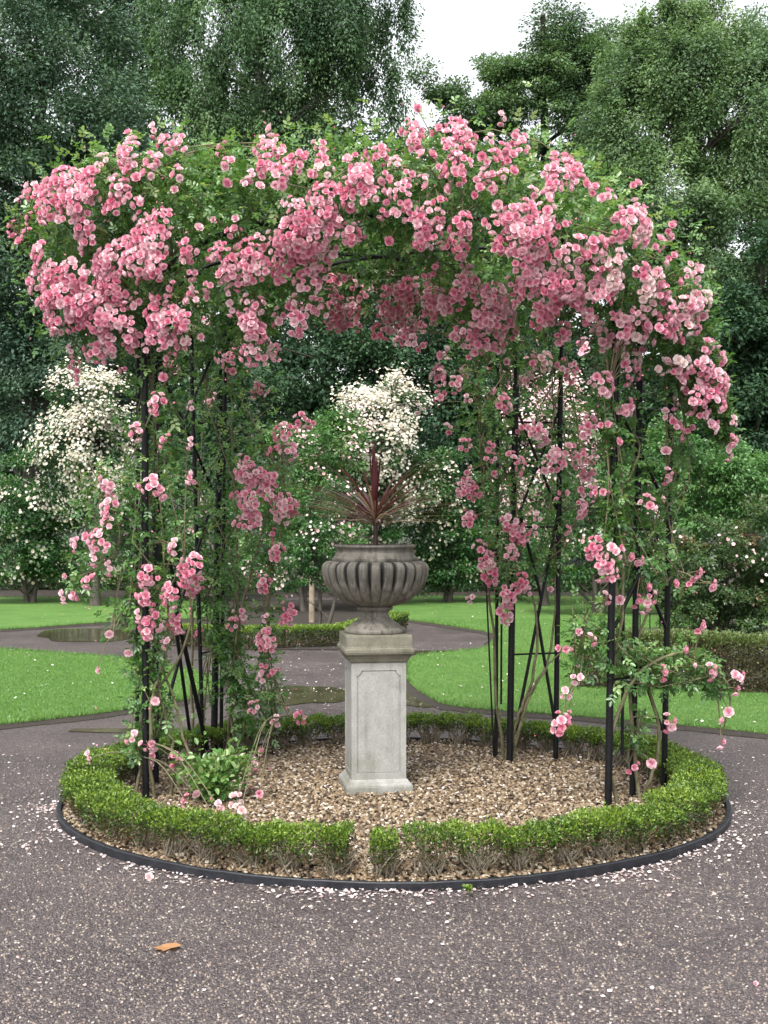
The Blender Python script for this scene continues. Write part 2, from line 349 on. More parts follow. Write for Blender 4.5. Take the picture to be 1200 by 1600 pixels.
CX, CY, RB = .055, 8.0, 1.93
def disc(name, r, z, mat, dome=0.0, n=96, rings=14):
    bm = bmesh.new(); c = bm.verts.new((CX, CY, z + dome)); prev = None
    for k in range(1, rings + 1):
        rr = r * k / rings; ring = [bm.verts.new((CX + rr * math.cos(2 * math.pi * i / n), CY + rr * math.sin(2 * math.pi * i / n), z + dome * (1 - (k / rings) ** 2) + rng.normal() * .004)) for i in range(n)]
        for i in range(n):
            if prev is None: bm.faces.new((c, ring[i], ring[(i + 1) % n]))
            else: bm.faces.new((prev[i], ring[i], ring[(i + 1) % n], prev[(i + 1) % n]))
        prev = ring
    o = bm_obj(name, bm, mat, smooth=True); o['kind'] = 'structure'; return o
disc('soil.003', RB - .004, .014, M['soil'], .012)
# edging strip
bm = bmesh.new(); n = 180; rows = []
for i in range(n):
    a = 2 * math.pi * i / n; w = .008 * math.sin(3 * a + 1) + .005 * math.sin(8 * a); h = .043 + .004 * math.sin(5 * a) + rng.normal() * .001
    row = []
    for rr, zz in ((RB + w + .011, .001), (RB + w + .014, h - .004), (RB + w + .010, h), (RB + w - .010, h), (RB + w - .013, h - .004), (RB + w - .011, .001)):
        row.append(bm.verts.new((CX + rr * math.cos(a), CY + rr * math.sin(a), zz)))
    rows.append(row)
for i in range(n):
    A, B = rows[i], rows[(i + 1) % n]
    for k in range(5): bm.faces.new((A[k], A[k + 1], B[k + 1], B[k]))
o = bm_obj('bed_edging', bm, M['edging']); tag(o, 'low black edging strip round the circular rose bed', 'edging')

def boxes(P, S3, name, mat, rnd):     # small open-bottom chips, randomly turned
    n = len(P); a = rng.uniform(0, 2 * math.pi, n); tl = rng.normal(0, .35, (n, 2))
    X = unit(np.column_stack([np.cos(a), np.sin(a), tl[:, 0]])); Z = unit(np.column_stack([tl[:, 0] * -np.cos(a), tl[:, 1], np.ones(n)])); Y = unit(np.cross(Z, X)); Z = np.cross(X, Y)
    c = np.array([[-1, -1, -1], [1, -1, -1], [1, 1, -1], [-1, 1, -1], [-.8, -.7, 1], [.9, -.8, 1], [.7, .9, 1], [-.9, .8, 1]])
    V = P[:, None] + c[None, :, 0:1] * (X * S3[:, 0:1])[:, None] + c[None, :, 1:2] * (Y * S3[:, 1:2])[:, None] + c[None, :, 2:3] * (Z * S3[:, 2:3])[:, None]
    q = np.array([[4, 5, 6, 7], [0, 1, 5, 4], [1, 2, 6, 5], [2, 3, 7, 6], [3, 0, 4, 7]])
    Q = (np.arange(n)[:, None, None] * 8 + q).reshape(-1, 4)
    return link_mesh(name, np_mesh(name, V.reshape(-1, 3), Q, np.repeat(rnd, 5)), mat)
n = 30000; rr = np.sqrt(rng.random(n)) * (RB - .03); a = rng.uniform(0, 2 * math.pi, n)
P = np.column_stack([CX + rr * np.cos(a), CY + rr * np.sin(a), .024 + .012 * (1 - (rr / RB) ** 2) + rng.random(n) * .014])
o = boxes(P, np.column_stack([rng.uniform(.006, .015, n), rng.uniform(.004, .009, n), rng.uniform(.002, .005, n)]), 'bark_chips', M['chips'], rng.random(n))
tag(o, 'tan bark chips and stone chippings covering the round bed', 'mulch', kind='stuff')
# loose stones in the path surface near the camera
n = 20000; py_ = rng.uniform(1180, 1640, n); px_ = rng.uniform(-40, 1240, n); q = np.array([G(a_, b_) for a_, b_ in zip(px_, py_)]); q = q[np.hypot(q[:, 0] - CX, q[:, 1] - CY) > RB + .05]; n = len(q)
M['stones'] = None
t = NT('loose_stone'); aa = t.n('ShaderNodeAttribute', attribute_name='rnd')
t.l(t.ramp(aa.outputs['Fac'], [(0, (.04, .032, .034)), (.45, (.10, .08, .08)), (.7, (.20, .155, .12)), (.9, (.25, .205, .17)), (1, (.38, .34, .31))]), t.b.inputs['Base Color']); t.b.inputs['Roughness'].default_value = .4; M['stones'] = t.m
o = boxes(np.column_stack([q, np.full(n, .001)]), np.column_stack([rng.uniform(.0025, .0065, n), rng.uniform(.0025, .005, n), rng.uniform(.0015, .004, n)]), 'loose_stones', M['stones'], rng.random(n) ** 1.2)
tag(o, 'loose wet stones and grit strewn over the gravel path', 'gravel', kind='stuff')

# fallen petals
def petals(name, q, z, lab, s0=.008, s1=.016):
    n = len(q); P = np.column_stack([q, z + rng.random(n) * .006]); a = rng.uniform(0, 6.283, n); D = np.column_stack([np.cos(a), np.sin(a), rng.normal(0, .2, n)]); U = unit(np.column_stack([rng.normal(0, .3, (n, 2)), np.ones(n)]))
    L = rng.uniform(s0, s1, n) * 1.5; V, Q = leaf_arrays(P, D, U, L, L * .85, .15, -.2)
    o = link_mesh(name, np_mesh(name, V, Q, np.repeat(rng.random(n), 2)), M['petal']); return tag(o, lab, 'petals', kind='stuff')
n = 950; a = rng.uniform(math.pi, 2 * math.pi, n); cl_ = rng.uniform(math.pi, 1.85 * math.pi, 26); a = np.where(rng.random(n) < .6, cl_[rng.integers(0, 26, n)] + rng.normal(0, .05, n), a); rr = RB + .02 + rng.exponential(.075, n); q = [np.column_stack([CX + rr * np.cos(a), CY + rr * np.sin(a)])]
n = 150; q.append(np.array([G(x, y) for x, y in zip(rng.uniform(0, 1200, n), rng.uniform(1240, 1600, n))]))
n = 130; q.append(np.array([G(x, y) for x, y in zip(rng.uniform(1000, 1200, n), rng.uniform(1170, 1420, n))])); n = 110; q.append(np.array([G(x, y) for x, y in zip(rng.uniform(0, 180, n), rng.uniform(1160, 1330, n))]))
n = 500; q.append(np.array([G(x, y) for x, y in zip(rng.uniform(340, 760, n), rng.uniform(1005, 1120, n))]))
q = np.concatenate(q); q = q[np.hypot(q[:, 0] - CX, q[:, 1] - CY) > RB + .02]
petals('fallen_petals', q, .004, 'pale pink and white rose petals fallen on the gravel path')
n = 800; rr = np.sqrt(rng.random(n)) * 1.75; a = rng.uniform(0, 6.283, n); petals('fallen_petals.001', np.column_stack([CX + rr * np.cos(a), CY + rr * np.sin(a)]), .048, 'pale rose petals scattered over the bark chips inside the round bed')
q = []
for P in lawn_polys:
    z_ = rng.uniform((-6, 9), (6, 26), (1200, 2)); q.append(z_[in_poly(z_[:, 0], z_[:, 1], P)])
petals('fallen_petals.002', np.concatenate(q), .055, 'white petals sprinkled on the green lawns', .01, .02)

# ------------------------------------------------------------------ pedestal and urn
PX, PY, PR = W(586, 800, 8.17)[0], 8.17, R(8.4)
px2m = 8.0 / F      # metres per photo pixel at the pedestal's face
def zz(py): return H - (py - 800) * px2m
ped = thing('stone_pedestal', 'square pale stone pedestal with notched panels standing in the middle of the bed', 'pedestal', (PX, PY, 0.02), PR); ped.scale = (.9, .9, 1)
def profile_square(name, prof, mat, parent, sub=3):
    bm = bmesh.new(); rings = []
    for h, z in prof: rings.append([bm.verts.new((sx * h, sy * h, z)) for sx, sy in ((-1, -1), (1, -1), (1, 1), (-1, 1))])
    for A, B in zip(rings[:-1], rings[1:]):
        for i in range(4): bm.faces.new((A[i], A[(i + 1) % 4], B[(i + 1) % 4], B[i]))
    bm.faces.new(rings[0]); bm.faces.new(rings[-1])
    bmesh.ops.recalc_face_normals(bm, faces=bm.faces)
    bmesh.ops.bevel(bm, geom=[e for e in bm.edges if e.calc_face_angle(0) > .5], offset=.004, segments=2, affect='EDGES')
    return bm_obj(name, bm, mat, parent)
z0 = .02
s = .182; zb, zt = zz(1222) - z0, zz(1036) - z0
profile_square('base', [(.222, 0), (.222, .058), (.214, .068), (.205, .073), (.198, .083), (.186, .095)], M['shaft_stone'], ped)
# shaft: four faces with recessed notched panel
bm = bmesh.new(); zs0, zs1 = .0955, zt
for k in range(4):
    rot = Matrix.Rotation(k * math.pi / 2, 4, 'Z')
    def V(x, z, dp=0.0): return bm.verts.new(rot @ Vector((x, -s + dp, z)))
    m = .036; nx = .030; pz0, pz1 = zs0 + .035, zs1 - .045; e = s - m
    out = [(-e, pz0), (e, pz0), (e, pz1 - nx), (e - nx * .35, pz1 - nx), (e - nx * .9, pz1 - nx * .4), (e - nx, pz1), (-e + nx, pz1), (-e + nx * .9, pz1 - nx * .4), (-e + nx * .35, pz1 - nx), (-e, pz1 - nx)]
    A = [V(*p) for p in out]; B = [V(p[0] * .985, pz0 + (p[1] - pz0) * .995 + .003, .008) for p in out]
    Cc = [V(p[0] * .93, (p[1] - .5 * (pz0 + pz1)) * .985 + .5 * (pz0 + pz1), .008) for p in out]
    for i in range(10): bm.faces.new((A[i], A[(i + 1) % 10], B[(i + 1) % 10], B[i]))
    bm.faces.new(B) if False else None
    Dd = [V(p[0] * .915, (p[1] - .5 * (pz0 + pz1)) * .982 + .5 * (pz0 + pz1), .003) for p in out]
    for i in range(10): bm.faces.new((B[i], B[(i + 1) % 10], Cc[(i + 1) % 10], Cc[i])); bm.faces.new((Cc[i], Cc[(i + 1) % 10], Dd[(i + 1) % 10], Dd[i]))
    bm.faces.new(Dd)
    o4 = [V(-s, zs0), V(s, zs0), V(s, zs1), V(-s, zs1)]
    bm.faces.new((o4[0], o4[1], A[1], A[0])); bm.faces.new((o4[1], o4[2], A[3], A[2], A[1])) ; bm.faces.new((o4[2], A[5], A[4], A[3])); bm.faces.new((o4[2], o4[3], A[6], A[5]))
    bm.faces.new((o4[3], A[8], A[7], A[6])); bm.faces.new((o4[3], o4[0], A[0], A[9], A[8]))
bmesh.ops.remove_doubles(bm, verts=bm.verts, dist=1e-5)
bm_obj('shaft', bm, M['shaft_stone'], ped)
c0 = zz(1036) - z0
profile_square('cap', [(.183, c0), (.192, c0 + .006), (.200, c0 + .022), (.212, c0 + .040), (.226, c0 + .052), (.232, c0 + .060), (.232, c0 + .082), (.222, c0 + .088), (.218, c0 + .094), (.218, c0 + .160), (.212, c0 + .166)], M['cap_stone'], ped)

ztop = c0 + z0 + .166
urn = thing('garden_urn', 'weathered gadrooned stone urn with dark streaks on top of the pedestal', 'urn', (PX, PY, ztop), PR)
def lathe(name, prof, mat, parent, n=176, lobes=0, lobe=None, close=True):
    V, st = [], []
    for (r, z) in prof:
        for i in range(n):
            a = 2 * math.pi * i / n; rr = r; sv = 0
            if lobes:
                w = lobe(z)
                if w > 0:
                    c = abs(math.cos(a * lobes / 2)) ; prof_ = math.sqrt(max(0, 1 - (1 - c) ** 2)) if c < 1 else 1; rr = r - (1 - prof_) * .052 * w
                    top = lobe(z, True); sv = max(0, 1 - c * 2.0) * top * 1.7 + .30 * max(0, (top - .5) * 2) ** 2
                    wob = .5 + .5 * math.sin(round(a * lobes / 2 / math.pi) * 12.9898); sv *= .5 + .9 * wob
                    sv = min(1, sv)
            V.append((rr * math.cos(a), rr * math.sin(a), z)); st.append(sv)
    k = len(prof); i, j = np.meshgrid(np.arange(k - 1), np.arange(n), indexing='ij'); j2 = (j + 1) % n
    Q = np.stack([i * n + j, i * n + j2, (i + 1) * n + j2, (i + 1) * n + j], -1).reshape(-1, 4)
    me = np_mesh(name, V, Q, smooth=True); at = me.attributes.new('stain', 'FLOAT', 'POINT'); at.data.foreach_set('value', np.array(st, dtype=np.float32))
    o = link_mesh(name, me, mat, parent); return o
u = lambda py: zz(py) - ztop
# foot
lathe('foot', [(p_ * .93, q_ * 1.16) for p_, q_ in [(.0, 0.0), (.195, 0), (.200, .006), (.200, .022), (.190, .028), (.170, .034), (.158, .046), (.125, .062), (.098, .078), (.088, .092), (.086, .104), (.092, .112), (.108, .118), (.116, .124), (.116, .134), (.105, .140), (.0, .141)]], M['urn_stone'], urn)
zb0, zb1 = .163, u(878)
prof = []
for t_ in np.linspace(0, 1, 34):   # bowl: quarter-ish curve out to the shoulder, rolled over at the top
    th = t_ * math.pi / 2 * 1.0
    prof.append((.108 + (.326 - .108) * math.sin(th) ** .95, zb0 + (zb1 - .045 - zb0) * (1 - math.cos(th)) ** .85))
ztopb = prof[-1][1]
for t_ in np.linspace(.1, 1, 12):
    th = t_ * math.pi / 2; prof.append((.326 - .052 * (1 - math.cos(th)), ztopb + .045 * math.sin(th)))
prof = [(0, zb0)] + prof + [(.262, zb1 + .001)]
def lobef(z, top=False):
    t_ = (z - zb0) / (zb1 - zb0)
    if top: return max(0, min(1, (t_ - .35) / .25))
    return max(0, min(1, .25 + t_ * 1.1))
lathe('bowl', prof, M['urn_stone'], urn, n=26 * 14, lobes=26, lobe=lobef)
zr = u(852)
o = lathe('rim', [(.258, zb1 - .01), (.262, zb1 + .004), (.262, zb1 + .018), (.252, zb1 + .022), (.244, zb1 + .036), (.236, zb1 + .052), (.228, zb1 + .058), (.236, zr - .020), (.246, zr - .014), (.248, zr - .006), (.242, zr), (.222, zr), (.214, zr - .01), (.210, zr - .05), (.0, zr - .052)], M['urn_stone'], urn)
at = o.data.attributes['stain']; co = np.zeros(len(o.data.vertices) * 3, dtype=np.float32); o.data.vertices.foreach_get('co', co); co = co.reshape(-1, 3)
sv = .45 * (.5 + .5 * np.sin(np.arctan2(co[:, 1], co[:, 0]) * 9 + 1)) * (co[:, 2] < zb1 + .02) + .25; at.data.foreach_set('value', sv.astype(np.float32))
o = link_mesh('compost', np_mesh('compost', [(.2 * math.cos(i * .3927) * (1 if k else 0), .2 * math.sin(i * .3927) * (1 if k else 0), zr - .045 + .02 * (1 - k)) for k in (0, 1) for i in range(16)], [(i, i, 16 + i, 16 + (i + 1) % 16) for i in range(16)][:0] or [(0, 16 + i, 16 + (i + 1) % 16, 16 + (i + 2) % 16) for i in range(0, 16, 2)]), M['dark_soil'], urn)

cz = ztop + zr - .04
cor = thing('cordyline_plant', 'dark red spiky cordyline with arching sword leaves growing in the urn', 'plant', (PX, PY, cz))
tube_obj('stem', [spline([(0, 0, 0), (.004, 0, .08), (0, 0, .2)], 8)], [np.linspace(.016, .013, 8)], M['cordy'], cor)
V_, Q_, rn = [], [], []; off = 0
def sword(base, az, el, L, w, droop, shade):
    global off
    k = 9; t = np.linspace(0, 1, k); ang = el - droop * t ** 1.6; ds = L / (k - 1)
    h = np.array([math.cos(az), math.sin(az), 0]); p = [np.array(base, float)]
    for i in range(1, k): p.append(p[-1] + (h * math.cos(ang[i]) + np.array([0, 0, math.sin(ang[i])])) * ds)
    p = np.array(p); sd_ = np.array([-math.sin(az), math.cos(az), 0]); ww = w * np.minimum(1, .55 + t * 1.6) * np.sqrt(np.maximum(0, 1 - t ** 2.2)) * .5
    V_.append(np.stack([p - sd_ * ww[:, None], p + np.array([0, 0, -1]) * ww[:, None] * .35, p + sd_ * ww[:, None]], 1).reshape(-1, 3))
    for i in range(k - 1):
        for j in (0, 1): Q_.append((off + i * 3 + j, off + i * 3 + j + 1, off + i * 3 + j + 4, off + i * 3 + j + 3)); rn.append(shade)
    off += k * 3
for i in range(100):
    az = i * 2.39996; f = i / 100; sword((0, 0, .15 + .07 * (1 - f)), az, R(max(10, 42 - 30 * f ** .6 + rng.normal() * 5)), rng.uniform(.50, .64), .015, R(18), float(np.clip(.64 + .42 * f + rng.normal() * .15, 0, 1)))
for i in range(18): sword((rng.normal() * .006, rng.normal() * .006, .20), rng.uniform(0, 6.28), R(rng.uniform(84, 89.5)), rng.uniform(.34, .50), .021, R(3), float(rng.uniform(.1, .5)))
link_mesh('leaves', np_mesh('leaves', np.concatenate(V_), Q_, rn), M['cordy'], cor)

# ------------------------------------------------------------------ box hedge round the bed
def hedge_ring(r0, r1, h):
    root = thing('box_hedge', 'low clipped green box hedge running round the circular bed', 'hedge', (CX, CY, 0))
    rm = (r0 + r1) / 2; hw = (r1 - r0) / 2; Ps, Ds, Rn = [], [], []; lines, rad = [], []
    gap = R(-95.3); nb = 50
    for b in range(nb):
        a0 = 2 * math.pi * (b + .5) / nb + gap; dgap = abs((a0 - gap + math.pi) % (2 * math.pi) - math.pi)
        front_sparse = 0 < (a0 - gap) % (2 * math.pi) < .42
        big = rng.uniform(.92, 1.06); m = int(2250 * (.7 if front_sparse else 1) * rng.uniform(.72, 1.1))
        th = rng.uniform(-1, 1, m) * (math.pi / nb) * (1.25 if dgap > .1 else .55); u_ = rng.uniform(-1, 1, m); v = rng.random(m)
        # shell-biased cross-section, narrower and open towards the ground
        k = rng.random(m); side = k < .36; u_[side] = np.sign(u_[side]) * (1 - rng.random(side.sum()) ** 2 * .35); topm = (k > .36) & (k < .72); v[topm] = 1 - rng.random(topm.sum()) ** 2 * .12
        lowcut = .34 + .24 * math.sin(b * 2.7) ** 2 + (.12 if front_sparse else 0) + (.12 if math.sin(a0) > .3 else 0); v = lowcut + (1 - lowcut) * v ** .75
        taper = .78 + .22 * np.minimum(1, (v - lowcut) / .35 + .15); tuft = rng.normal(0, .012, m) + .016 * np.sin((a0 + th) * 47 + v * 5) * np.sign(u_)
        r = rm + u_ * hw * taper * big + tuft; z = h * big * v * (1 - .10 * np.abs(u_) ** 4) + rng.normal(0, .008, m) + .010 * np.sin(b * 1.7) + .010 * np.sin((a0 + th) * 61 + u_ * 2) * v; z = np.where(rng.random(m) < .03, z + .018, z) ; a = a0 + th
        P = np.column_stack([r * np.cos(a), r * np.sin(a), z]); outw = np.column_stack([np.cos(a) * u_, np.sin(a) * u_, (v - .45) * 1.6]); D = unit(outw + rng.normal(0, .7, (m, 3)))
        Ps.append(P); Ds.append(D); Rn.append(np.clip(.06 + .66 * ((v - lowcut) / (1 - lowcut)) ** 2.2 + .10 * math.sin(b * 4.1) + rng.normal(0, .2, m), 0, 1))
        for _ in range(34):
            ab = a0 + rng.normal(0, .25) * math.pi / nb; rb = rm + rng.normal(0, .035); at_ = a0 + rng.uniform(-1, 1) * math.pi / nb; rt = rm + rng.uniform(-1, 1) * hw * .85
            p0 = np.array([rb * math.cos(ab), rb * math.sin(ab), .015]); p1 = np.array([rt * math.cos(at_), rt * math.sin(at_), h * rng.uniform(.55, .85)]); mid = (p0 + p1) / 2 + np.array([*(rng.normal(0, .014, 2)), .0])
            lines.append(spline([p0, mid, p1], 5)); rad.append(np.linspace(rng.uniform(.004, .007), .002, 5))
    P = np.concatenate(Ps); D = np.concatenate(Ds); n = len(P); L = rng.uniform(.011, .019, n)
    V, Q = leaf_arrays(P, D, rand_unit(n), L, L * .62, .2, .1)
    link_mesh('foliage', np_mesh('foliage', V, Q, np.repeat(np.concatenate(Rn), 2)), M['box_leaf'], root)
    tube_obj('stems', lines, rad, M['twig'], root, 4)
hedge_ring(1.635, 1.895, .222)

def hedge_line(name, label, pts, w, h, leaf, mat, per, side_mat=None):
    """straight clipped hedge along ground points"""
    root = thing(name, label, 'hedge', (pts[0][0], pts[0][1], 0)); o0 = np.array([*pts[0], 0]); Ps, Ds, Rn = [], [], []; lines, rad = [], []
    for (a, b) in zip(pts[:-1], pts[1:]):
        a = np.array([*a, 0.]) - o0; b = np.array([*b, 0.]) - o0; L_ = np.linalg.norm(b - a); t = (b - a) / L_; s_ = np.array([-t[1], t[0], 0]); m = int(per * L_)
        u_ = rng.uniform(-1, 1, m); v = rng.random(m); x = rng.random(m) * L_; k = rng.random(m)
        sd_ = k < .45; u_[sd_] = np.sign(u_[sd_]) * (1 - rng.random(sd_.sum()) ** 2 * .2); tp = k > .6; v[tp] = 1 - rng.random(tp.sum()) ** 2 * .1
        u2 = u_ * (.8 + .2 * v); P = a + t * x[:, None] + s_ * (u2 * w / 2)[:, None]; P[:, 2] = .03 + h * v * (1 + .03 * np.sin(x * 4)); P += rng.normal(0, leaf * .5, P.shape)
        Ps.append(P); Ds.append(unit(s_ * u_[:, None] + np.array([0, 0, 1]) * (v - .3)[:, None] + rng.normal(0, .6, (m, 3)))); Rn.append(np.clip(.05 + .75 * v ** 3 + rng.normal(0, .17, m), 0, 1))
        for i in range(int(L_ * 10)):
            c = a + t * rng.random() * L_; c2 = c + s_ * rng.uniform(-.4, .4) * w + t * rng.normal() * .05; lines.append([c + [0, 0, .005], (c + c2) / 2 + [0, 0, h * .4], c2 + [0, 0, h * .85]]); rad.append([.008, .006, .003])
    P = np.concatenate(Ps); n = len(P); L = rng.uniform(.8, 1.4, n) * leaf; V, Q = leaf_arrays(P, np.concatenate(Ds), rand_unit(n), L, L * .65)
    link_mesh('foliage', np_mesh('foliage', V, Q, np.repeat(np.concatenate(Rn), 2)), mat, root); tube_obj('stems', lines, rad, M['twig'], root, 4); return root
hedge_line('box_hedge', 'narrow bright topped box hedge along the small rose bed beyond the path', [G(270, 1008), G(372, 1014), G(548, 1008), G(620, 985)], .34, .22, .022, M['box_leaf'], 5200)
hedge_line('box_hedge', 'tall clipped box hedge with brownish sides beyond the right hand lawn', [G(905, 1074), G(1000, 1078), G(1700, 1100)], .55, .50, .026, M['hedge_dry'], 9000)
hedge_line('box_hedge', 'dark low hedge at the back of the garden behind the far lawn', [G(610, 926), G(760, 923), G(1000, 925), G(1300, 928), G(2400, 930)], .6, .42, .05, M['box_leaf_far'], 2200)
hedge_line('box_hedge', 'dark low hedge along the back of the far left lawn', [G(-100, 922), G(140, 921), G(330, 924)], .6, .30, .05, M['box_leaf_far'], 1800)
# green top of the brown-sided hedge
# ------------------------------------------------------------------ trees and shrubs
def crown(lobes, nclump, rc, nleaf, leaf, flat=.6, droop=0.0, wratio=.5, shell=.75, ymax=None):
    """lobes: (cx,cy,cz, rx,ry,rz) relative; returns leaf arrays + clump centres"""
    vol = np.array([l[3] * l[4] * l[5] for l in lobes]) ** .67; vol /= vol.sum(); C, O = [], []
    for l, k in zip(lobes, rng.multinomial(nclump, vol)):
        d = rand_unit(k); d[:, 1] -= .25 * (rng.random(k) < .5); d = unit(d); rad = (shell + (1 - shell) * rng.random(k))[:, None] * np.where(rng.random(k) < .8, 1, rng.random(k))[:, None]
        C.append(np.array(l[:3]) + d * rad * np.array(l[3:6])); O.append(d)
    C = np.concatenate(C); O = np.concatenate(O); n = nclump * nleaf // nclump * nclump; idx = np.repeat(np.arange(nclump), n // nclump)
    size = rng.uniform(.55, 1.35, nclump)[idx] * rc; d = rand_unit(len(idx)); rr = rng.random(len(idx)) ** .5; off = d * (rr * size)[:, None]; off[:, 2] *= flat
    if droop: off[:, 2] -= droop * rng.random(len(idx)) ** 1.4 * size; off[:, :2] *= .55
    P = C[idx] + off; D = unit(d * np.array([1, 1, .4]) + O[idx] * .4 + rng.normal(0, .5, d.shape) + np.array([0, 0, -.25 - droop * .5])); U = unit(np.array([0, -.25, 1.0]) + rng.normal(0, .55, d.shape))
    L = rng.uniform(.7, 1.35, len(idx)) * leaf; V, Q = quad_leaves(P, D, U, L, L * wratio)
    rn_ = np.clip(.5 + .16 * rng.normal(size=nclump)[idx] + rng.normal(0, .14, len(idx)), 0, 1)
    return V, Q, rn_, C, P
def tree(name, label, x, d, lobes, nclump, rc, nleaf, leaf, mat, trunk_r=.25, bark_='bark', group=None, nlimb=40, flowers=None, trunk_top=None, ntr=1, **kw):
    root = thing(name, label, kw.pop('cat', 'tree'), (x, d, 0), 0, group)
    V, Q, rn_, C, P = crown(lobes, nclump, rc, nleaf, leaf, **kw)
    keep = V.reshape(-1, 4, 3)[:, :, 2].min(1) > .02; Q = Q[keep]; rn_ = rn_[keep]
    link_mesh('crown' if trunk_r > .08 else 'foliage', np_mesh('crown', V, Q, rn_), mat, root)
    top = max(l[2] + (l[5] * .15 if abs(l[0]) < l[3] else -9) for l in lobes) if trunk_top is None else trunk_top; top = max(top, lobes[0][2] * .8)
    lines, rad = [], []; sw = rng.normal(0, .02, (5, 2)) * top
    for t_ in range(ntr):
        ox = rng.normal(0, .0 if ntr == 1 else trunk_r * 2.2, 2)
        tp = spline([(0 + ox[0] * .4, 0 + ox[1] * .4, 0), (sw[0][0] + ox[0], sw[0][1] + ox[1], top * .25), (sw[1][0] + ox[0] * 1.5, sw[1][1], top * .5), (sw[2][0] + ox[0] * 2, sw[2][1], top * .78), (sw[3][0] + ox[0] * 2, sw[3][1], top)], 14); lines.append(tp); rr_ = np.linspace(trunk_r, trunk_r * .25, 14); rr_[0] *= 1.35; rad.append(rr_)
    for c in C[rng.permutation(len(C))[:nlimb]]:
        zt_ = min(top * .95, max(top * .12, c[2] - np.hypot(c[0], c[1]) * rng.uniform(.3, .8))); i = int(zt_ / top * 13); s0 = tp[i]; mid = (s0 + c) / 2 + np.array([0, 0, .08 * np.linalg.norm(c - s0)]); r0 = trunk_r * .36 * (1 - .5 * zt_ / top)
        lines.append(spline([s0, mid, c], 7)); rad.append(np.linspace(r0, r0 * .15, 7))
    tube_obj('trunk' if trunk_r > .08 else 'stems', lines, rad, M[bark_], root, 6)
    if flowers:
        nf, fs, fm, top_bias = flowers; pz = P[:, 2]; w = np.exp(top_bias * (pz - pz.max())); front = (P[:, 1] < np.median(P[:, 1])) * 1. + .35; w = w * front; w /= w.sum()
        seeds = P[rng.choice(len(P), max(6, nf // 22), p=w)]; c = seeds[rng.integers(0, len(seeds), nf)] + rng.normal(0, .05 + fs, (nf, 3)); out = unit(c - np.array([0, 0, pz.mean()])); c = c + out * .1
        a5 = []; Nn = unit(out + np.array([0, -.6, .3]) + rng.normal(0, .4, out.shape)); X = unit(np.cross(Nn, rand_unit(nf))); Y = np.cross(Nn, X)
        VV, QQ = [], []; ring = [(math.cos(q), math.sin(q)) for q in np.linspace(0, 2 * math.pi, 6, endpoint=False)]; sz = (fs * rng.uniform(.6, 1.2, nf))[:, None]
        vs = [c + Nn * sz * -.15] + [c + (X * p + Y * r_) * sz * .5 + Nn * sz * .12 * (1 if k % 2 else .5) for k, (p, r_) in enumerate(ring)]
        VV = np.stack(vs, 1).reshape(-1, 3); i = np.arange(nf)[:, None] * 7; QQ = np.concatenate([i + np.array([0, 1, 2, 3]), i + np.array([0, 3, 4, 5]), i + np.array([0, 5, 6, 1])], 1).reshape(-1, 4)
        o = link_mesh('blossoms', np_mesh('blossoms', VV, QQ, np.repeat(rng.random(nf), 3)), M[fm], root); o['kind'] = 'stuff'
    return root
def lob(px, py, d, rx, rz, ry=None, x0=0, d0=0):   # lobe from photo pixels, relative to tree base
    p = W(px, py, d); return (p[0] - x0, p[1] - d0, p[2], rx / F * d, (ry if ry else rx) / F * d * .9, rz / F * d)
def lobes_at(px, d, L): 
    x0 = (px - 600) / F * d; return x0, d, [lob(a, b, d + dd, rx, rz, None, x0, d) for (a, b, dd, rx, rz) in L]
def T(name, label, px, d, L, *a, **k):
    x0, dd, lo = lobes_at(px, d, L); return tree(name, label, x0, dd, lo, *a, **k)

T('evergreen_tree', 'dense blue green evergreen tree at the left edge behind the arbour', 60, 30,
  [(50, 120, 0, 170, 170), (20, 380, 0, 170, 200), (150, 300, -1, 90, 170), (60, 590, 0, 150, 130), (-90, 250, 0, 150, 300), (-30, 500, 2, 90, 160)], 620, .7, 300, .095, M['blue_leaf'], .35, flat=.7)
T('evergreen_tree', 'darker evergreen tree rising behind the blue green one on the left', 190, 38,
  [(180, 60, 0, 120, 130), (230, 300, 0, 150, 200), (120, -120, 0, 160, 120), (250, 560, 0, 200, 150)], 420, .9, 240, .13, M['dark_leaf'], .35)
T('birch_tree', 'tall birch with drooping grey green branches above the middle of the arbour', 400, 33,
  [(380, 60, 0, 150, 150), (330, 200, 0, 110, 110), (500, 30, 0, 130, 70), (600, 15, 0, 42, 32), (560, 90, 0, 60, 60), (430, 260, 0, 120, 150), (300, 20, 0, 80, 110), (450, -140, 0, 190, 110), (555, 190, 0, 40, 45), (610, 125, 0, 30, 50), (630, 50, 0, 14, 40)], 480, .58, 330, .085, M['birch_leaf'], .22, 'birch_bark', flat=.9, droop=1.6)
T('broadleaf_tree', 'mid green tree behind the top middle of the arbour below the sky gap', 520, 36,
  [(500, 220, 0, 90, 110), (570, 300, 0, 120, 95), (640, 250, 0, 45, 40), (450, 400, 0, 160, 150), (620, 420, 0, 140, 150)], 250, .8, 210, .13, M['oak_leaf'], .28)
T('yew_tree', 'almost black yew seen through the arbour opening', 560, 29,
  [(470, 560, 0, 130, 150), (600, 560, 0, 140, 160), (700, 620, 0, 120, 130), (400, 700, 0, 160, 120)], 300, .6, 230, .10, M['dark_leaf'], .3)
